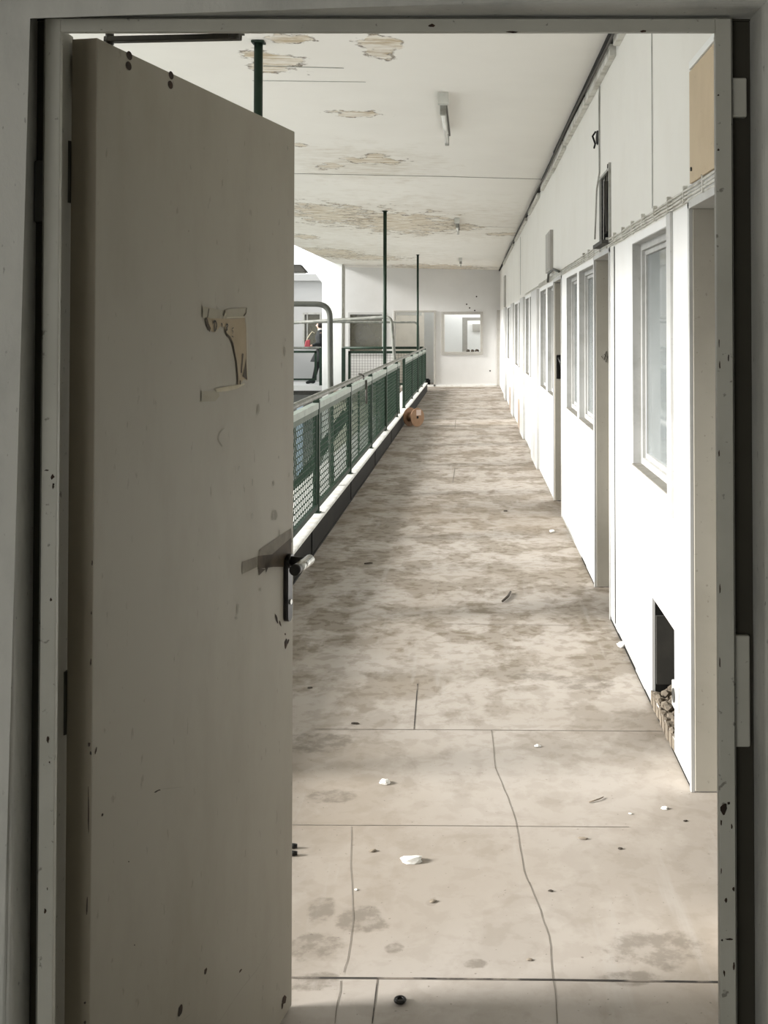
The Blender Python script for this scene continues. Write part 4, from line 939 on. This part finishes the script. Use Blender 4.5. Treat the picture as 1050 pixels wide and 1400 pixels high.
# ------------------------------------------------------------------ cable reel
g = onZ(566, 583, 0); R_ = 0.15; ax = Vector((0.73,-0.68,0)).normalized()
cf = onY(570.5, 569.5, g.y-0.05); cf.z = R_; cbk = cf - ax*0.17
rl = empty('cable_reel', (cf.x, cf.y, 0))
t = MB(); t.disc(cf, ax, R_, 0.014, 36); f1 = part(t, 'flange', 'wood', rl, 0.002)
t = MB(); t.disc(cbk, ax, R_, 0.014, 36); part(t, 'flange', 'wood', rl, 0.002)
t = MB(); t.tube([cbk, cf], 0.075, 24); part(t, 'core', 'wood', rl)
t = MB(); sdv = up.cross(ax).normalized(); c = cf + ax*0.0085 + sdv*0.02 + up*0.075
t.obox(c, sdv, ax, up, (-0.05,0.055), (0,0.001), (-0.045,0.045)); part(t, 'paper_label', 'label', f1)
t = MB(); t.disc(cf+ax*0.0085, ax, 0.022, 0.002, 16); part(t, 'hub_hole', 'black', f1)
tag(rl, 'small wooden cable reel lying on its rim beside the railing kerb', 'cable reel')

# ------------------------------------------------------------------ debris on the floor
random.seed(11)
def chunk(name, px, py, wpx, hpx, mk, lab, cat, flat=0.5, tall=None):
    c = onZ(px, py, 0); a = onZ(px+wpx/2, py, 0); rx = abs(a.x-c.x); b = onZ(px, py-hpx/2, 0); ry = max(abs(b.y-c.y)*0.55, rx*0.4)
    rz = tall or rx*flat
    bm = bmesh.new(); bmesh.ops.create_icosphere(bm, subdivisions=2, radius=1.0)
    for v in bm.verts:
        k = random.uniform(0.72, 1.15); v.co = Vector((v.co.x*rx*k, v.co.y*ry*k, v.co.z*rz*k))
    zm = min(v.co.z for v in bm.verts)
    for v in bm.verts: v.co.z = max(v.co.z, -rz*0.35) + rz*0.35
    me = bpy.data.meshes.new(name); bm.to_mesh(me); bm.free(); me.materials.append(M[mk])
    o = bpy.data.objects.new(name, me); C.objects.link(o); o.location = (c.x, c.y, 0.001); o.rotation_euler.z = random.uniform(-0.3,0.3)
    tag(o, lab, cat); return o
def stick(name, p, q, r_, mk, lab, cat, mid=None):
    a = onZ(*p, 0); b = onZ(*q, 0); m_ = (a+b)/2 + Vector((0.01,0.0,0)); a.z = b.z = r_+0.001; m_.z = r_+0.003
    t = MB(); t.tube([a, m_, b], r_, 7, radii=[r_*0.8, r_, r_*0.7]); o = centre_origin(t.build(name, mk)); tag(o, lab, cat); return o
chunk('plaster_chunk', 563, 1178, 34, 17, 'chip', 'largest white plaster chunk on the floor, in front of the cracks', 'plaster chunk', 0.32)
chunk('plaster_chunk', 526, 1071, 17, 11, 'chip', 'white plaster chunk further back than the largest one', 'plaster chunk', 0.45)
chunk('plaster_chunk', 735, 1021, 9, 6, 'chip', 'small white plaster crumb just before the cross joint on the right', 'plaster chunk', 0.5)
chunk('plaster_chunk', 851, 884, 15, 11, 'chip', 'white plaster lump against the foot of the right wall', 'plaster chunk', 0.6)
chunk('plaster_chunk', 909, 1106, 11, 6, 'chip', 'pale chip on the floor in front of the nearest right doorway', 'plaster chunk', 0.4)
chunk('plaster_chunk', 862, 1113, 6, 4, 'chip', 'tiny white fleck left of the chip by the nearest doorway', 'plaster chunk', 0.4)
chunk('plaster_chunk', 755, 727, 8, 5, 'chip', 'white crumb by the wall before the furthest right doorway', 'plaster chunk', 0.5)
chunk('plaster_chunk', 487, 1217, 5, 5, 'chip', 'tiny white fleck on the left floor crack', 'plaster chunk', 0.4)
chunk('rubbish_scrap', 797, 1147, 14, 6, 'brownchip', 'flat brown scrap on the floor right of the long crack', 'scrap', 0.25)
chunk('rubbish_scrap', 510, 1164, 12, 6, 'brownchip', 'brown scrap just left of and behind the largest plaster chunk', 'scrap', 0.35)
chunk('rubbish_scrap', 592, 1233, 11, 8, 'brownchip', 'small grey brown lump nearer than the largest plaster chunk', 'scrap', 0.35)
chunk('rubbish_scrap', 848, 1161, 7, 4, 'twig', 'small dark crumb on the floor towards the frame on the right', 'scrap', 0.4)
chunk('rubbish_scrap', 753, 1219, 8, 4, 'twig', 'small dark crumb right of the long crack', 'scrap', 0.4)
chunk('rubbish_scrap', 486, 990, 12, 3, 'twig', 'thin dark scrap by the open door edge, behind the cross joint', 'scrap', 0.3)
chunk('rubbish_scrap', 424, 941, 8, 3, 'twig', 'dark crumb furthest left near the open door edge', 'scrap', 0.3)
chunk('rubbish_scrap', 724, 1313, 9, 6, 'brownchip', 'brown crumb just behind the dark cross joint', 'scrap', 0.35)
chunk('rubbish_scrap', 937, 1123, 7, 3, 'twig', 'dark sliver on the floor next to the right frame', 'scrap', 0.3)
chunk('rubbish_scrap', 691, 539+160, 6, 3, 'twig', 'tiny dark crumb in the middle of the corridor', 'scrap', 0.4)
stick('wood_stick', (687,824), (698,811), 0.008, 'twig', 'short dark curved stick on the floor in mid corridor', 'stick')
stick('wood_stick', (498,772), (509,771), 0.006, 'twig', 'short dark stick on the floor left of the corridor middle', 'stick')
stick('wood_stick', (805,1098), (825,1091), 0.0025, 'brownchip', 'thin twig on the floor before the nearest right doorway', 'stick')
stick('wood_stick', (845,862), (849,860), 0.012, 'twig', 'dark stub at the foot of the wall seam', 'stick')
# bottle cap like ring
c = onZ(547, 1371, 0); r = empty('rubber_cap', (c.x, c.y, 0)); t = MB()
import math as _m
t.tube([(c.x+0.011*_m.cos(a), c.y+0.011*_m.sin(a), 0.007) for a in [i*2*_m.pi/14 for i in range(15)]], 0.0045, 8, cap=False); part(t, 'rim', 'blackmetal', r)
t = MB(); t.disc((c.x, c.y, 0.004), (0,0,1), 0.0105, 0.004, 14); part(t, 'base', 'dark', r); tag(r, 'small round black cap nearest the camera on the floor', 'cap')
for i, (py, lab) in enumerate(((1160,'black plug by the open door edge, further of two'),(1170,'black plug by the open door edge, nearer of two'))):
    c = onZ(402, py, 0); t = MB(); t.tube([(c.x-0.008,c.y,0.008),(c.x+0.010,c.y,0.008)], 0.0085, 10, radii=[0.0085,0.006])
    tag(centre_origin(t.build('black_plug', 'blackmetal')), lab, 'plug', 'black plugs at the foot of the open door')

# ------------------------------------------------------------------ walking person
YP = 33.1
def pt(px, py, Y=YP): return onY(px, py, Y)
ft = Vector((pt(426.5,523).x, YP, 0.0))
def skin_mesh(name, joints, edges, radii, mk, sub=2, parent=None, rootv=0):
    me = bpy.data.meshes.new(name); me.from_pydata([tuple(j) for j in joints], edges, []); me.materials.append(M[mk])
    o = bpy.data.objects.new(name, me); C.objects.link(o)
    sk_ = o.modifiers.new('skin', 'SKIN'); 
    if not me.skin_vertices: me.attributes.new('skin', 'FLOAT', 'POINT')
    lay = me.skin_vertices[0] if me.skin_vertices else None
    if lay:
        for i, r_ in enumerate(radii):
            rr = r_ if isinstance(r_, tuple) else (r_, r_); lay.data[i].radius = rr; lay.data[i].use_root = (i == rootv)
    s2 = o.modifiers.new('subsurf', 'SUBSURF'); s2.levels = sub; s2.render_levels = sub; o.modifiers['skin'].use_smooth_shade = True
    return o
def mk_person():
    px_h = -4.20          # hips x
    base = Vector((px_h, YP, 0))
    J = {}; names = ['pelvis','belly','chest','neck','headb','head','headt',
         'hipL','kneeL','ankL','toeL','hipR','kneeR','ankR','toeR','shL','elL','wrL','haL','shR','elR','wrR','haR']
    P_ = {'pelvis':(0,0,0.93),'belly':(-0.02,0,1.08),'chest':(-0.06,0,1.30),'neck':(-0.08,0,1.50),'headb':(-0.09,0,1.56),'head':(-0.10,0,1.65),'headt':(-0.09,0,1.72),
     'hipL':(0.0,-0.10,0.88),'kneeL':(-0.16,-0.10,0.50),'ankL':(-0.26,-0.10,0.09),'toeL':(-0.42,-0.10,0.04),
     'hipR':(0.0,0.10,0.88),'kneeR':(0.10,0.10,0.50),'ankR':(0.32,0.10,0.14),'toeR':(0.22,0.10,0.03),
     'shL':(-0.05,-0.19,1.42),'elL':(-0.05,-0.23,1.15),'wrL':(-0.27,-0.20,1.08),'haL':(-0.33,-0.20,1.07),
     'shR':(-0.05,0.19,1.42),'elR':(0.02,0.23,1.14),'wrR':(-0.15,0.22,0.98),'haR':(-0.18,0.22,0.92)}
    R0 = {'pelvis':(.14,.12),'belly':(.125,.11),'chest':(.15,.12),'neck':.055,'headb':.07,'head':(.085,.10),'headt':.07,'hipL':.085,'kneeL':.055,'ankL':.04,'toeL':.035,
      'hipR':.085,'kneeR':.055,'ankR':.04,'toeR':.035,'shL':.06,'elL':.042,'wrL':.028,'haL':.03,'shR':.06,'elR':.042,'wrR':.028,'haR':.03}
    E_ = [('pelvis','belly'),('belly','chest'),('chest','neck'),('neck','headb'),('headb','head'),('head','headt'),('pelvis','hipL'),('hipL','kneeL'),('kneeL','ankL'),('ankL','toeL'),
      ('pelvis','hipR'),('hipR','kneeR'),('kneeR','ankR'),('ankR','toeR'),('chest','shL'),('shL','elL'),('elL','wrL'),('wrL','haL'),('chest','shR'),('shR','elR'),('elR','wrR'),('wrR','haR')]
    J = [Vector(P_[n]) for n in names]; rad = [R0[n] for n in names]; ed = [(names.index(a), names.index(b)) for a, b in E_]
    for side in ('L', 'R'):                       # fingers and thumb
        h = Vector(P_['ha'+side]); hi = names.index('ha'+side)
        for k in range(4):
            i = len(J); J += [h + Vector((-0.03, (k-1.5)*0.019, -0.012)), h + Vector((-0.055, (k-1.5)*0.02, -0.035-0.004*(k % 2)))]; rad += [.010,.008]; ed += [(hi,i),(i,i+1)]
        i = len(J); J += [h + Vector((0.0,-0.04 if side == 'R' else 0.04,-0.01)), h + Vector((-0.025,-0.045 if side == 'R' else 0.045,-0.03))]; rad += [.011,.009]; ed += [(hi,i),(i,i+1)]
    i = len(J); hd = names.index('head'); J += [Vector(P_['head'])+Vector((-0.085,0,-0.005)), Vector(P_['head'])+Vector((-0.112,0,-0.02))]; rad += [.02,.012]; ed += [(hd,i),(i,i+1)]
    b = skin_mesh('person', J, ed, rad, 'skin'); b.location = base
    t = MB(); c0 = Vector((-0.02,0,0))
    def loft(rows, mb, n=20):
        rings = []
        for (cx_, cz_, rx, ry) in rows:
            i0 = len(mb.v); mb.v += [(cx_+rx*math.cos(2*math.pi*j/n), ry*math.sin(2*math.pi*j/n), cz_) for j in range(n)]; rings.append(i0)
        for a, c in zip(rings[:-1], rings[1:]):
            for j in range(n): mb.f.append([a+j, a+(j+1)%n, c+(j+1)%n, c+j]); mb.m.append(0); mb.sm.append(True)
    loft([(-0.11,0.62,0.26,0.27),(-0.07,0.80,0.21,0.24),(-0.02,0.98,0.17,0.20),(-0.03,1.12,0.16,0.19),(-0.06,1.32,0.17,0.22),(-0.065,1.44,0.12,0.20),(-0.08,1.52,0.07,0.08)], t)
    for sgn, s0 in ((-1,'L'),(1,'R')):
        pth = [Vector(P_['sh'+s0]), (Vector(P_['sh'+s0])+Vector(P_['el'+s0]))/2, Vector(P_['el'+s0]), (Vector(P_['el'+s0])+Vector(P_['wr'+s0]))/2, Vector(P_['wr'+s0])]
        t.tube(pth, .06, 12, radii=[.078,.068,.062,.052,.046])
    o = t.build('coat', 'coat'); o.parent = b
    t = MB()
    for s0 in 'LR':
        p = [Vector(P_[k+s0]) for k in ('hip','knee','ank')]; t.tube([p[0], (p[0]+p[1])/2, p[1], (p[1]+p[2])/2, p[2]], .07, 12, radii=[.10,.09,.072,.06,.052])
    o = t.build('trousers', 'coat'); o.parent = b
    t = MB()
    for s0 in 'LR':
        a, c = Vector(P_['ank'+s0]), Vector(P_['toe'+s0]); t.tube([a+Vector((0.05,0,-0.03)), a+Vector((0,0,-0.03)), (a+c)/2, c, c+(c-a).normalized()*0.05], .05, 10, radii=[.03,.055,.05,.045,.025]); o = t.build('boot', 'coat'); o.parent = b; t = MB()
    bm = bmesh.new(); bmesh.ops.create_uvsphere(bm, u_segments=20, v_segments=14, radius=1)
    for v in bm.verts: v.co = Vector((v.co.x*0.125-0.075, v.co.y*0.115, v.co.z*0.13+1.68)); 
    for v in bm.verts:
        if v.co.x < -0.14: v.co.x = -0.14 + (v.co.x+0.14)*0.2
    me = bpy.data.meshes.new('hair'); bm.to_mesh(me); bm.free(); me.materials.append(M['hair']); o = bpy.data.objects.new('hair', me); C.objects.link(o); o.parent = b
    for p in me.polygons: p.use_smooth = True
    t = MB(); t.tube([(-0.13,-0.06,1.52),(-0.10,0,1.50),(-0.13,0.06,1.53),(-0.02,0.08,1.55),(0.0,0,1.55),(-0.03,-0.08,1.54),(-0.13,-0.06,1.52)], 0.025, 8); o = t.build('collar', 'conduit'); o.parent = b
    tag(b, 'person in a long black coat walking left, half hidden by the white column', 'person')
    hand = base + Vector(P_['haL'])
    hand += Vector((-0.05,-0.10,0.0)); r = empty('shoulder_bag', hand + Vector((-0.04,0,-0.12)))
    t = MB(); cbg = hand + Vector((-0.03,0.0,0.06)); t.hexa([cbg+Vector(v) for v in ((-0.08,-0.05,-0.10),(0.08,-0.05,-0.10),(0.08,0.05,-0.10),(-0.08,0.05,-0.10),(-0.04,-0.03,0.09),(0.08,-0.03,0.12),(0.08,0.03,0.12),(-0.04,0.03,0.09))])
    part(t, 'bag_body', 'red', r, 0.02); t = MB(); t.tube([cbg+Vector((-0.02,0,0.10)), cbg+Vector((0.06,0,0.24)), cbg+Vector((0.14,0.0,0.34)), cbg+Vector((0.2,0.02,0.3))], 0.012, 8); part(t, 'strap', 'papertear', r)
    tag(r, 'red bag held in front of the walking person', 'bag')
mk_person()

# ------------------------------------------------------------------ light
w = bpy.data.worlds.new('overcast'); S.world = w; w.use_nodes = True
bg = w.node_tree.nodes['Background']; bg.inputs['Color'].default_value = (0.95,0.98,1.0,1); bg.inputs['Strength'].default_value = 1.3
sd_ = bpy.data.lights.new('sun', 'SUN'); sd_.energy = 7.5; sd_.angle = math.radians(14); sd_.color = (1.0,0.98,0.95)
so = bpy.data.objects.new('sun', sd_); C.objects.link(so)
el = math.radians(21.5); dirv = Vector((math.cos(el), 0.12, -math.sin(el)))
so.rotation_euler = dirv.to_track_quat('-Z', 'Y').to_euler(); so.location = (-8, 10, 8)
al = bpy.data.lights.new('window_daylight', 'AREA'); al.shape = 'RECTANGLE'; al.size = 1.3; al.size_y = 1.6; al.energy = 24; al.color = (1.0,0.98,0.92)
ao = bpy.data.objects.new('window_daylight', al); C.objects.link(ao); ao.location = (-1.5, -2.9, 1.0); ao.rotation_euler = (math.radians(90), 0, 0)
ao.rotation_euler = Vector((0.32, 1, 0.0)).to_track_quat('-Z', 'Y').to_euler()

vs = S.view_settings; vs.view_transform = 'Standard'; vs.look = 'None'; vs.exposure = 0.45; vs.gamma = 1.0; vs.use_curve_mapping = False
S.cycles.max_bounces = 10; S.cycles.diffuse_bounces = 6; S.cycles.transparent_max_bounces = 16
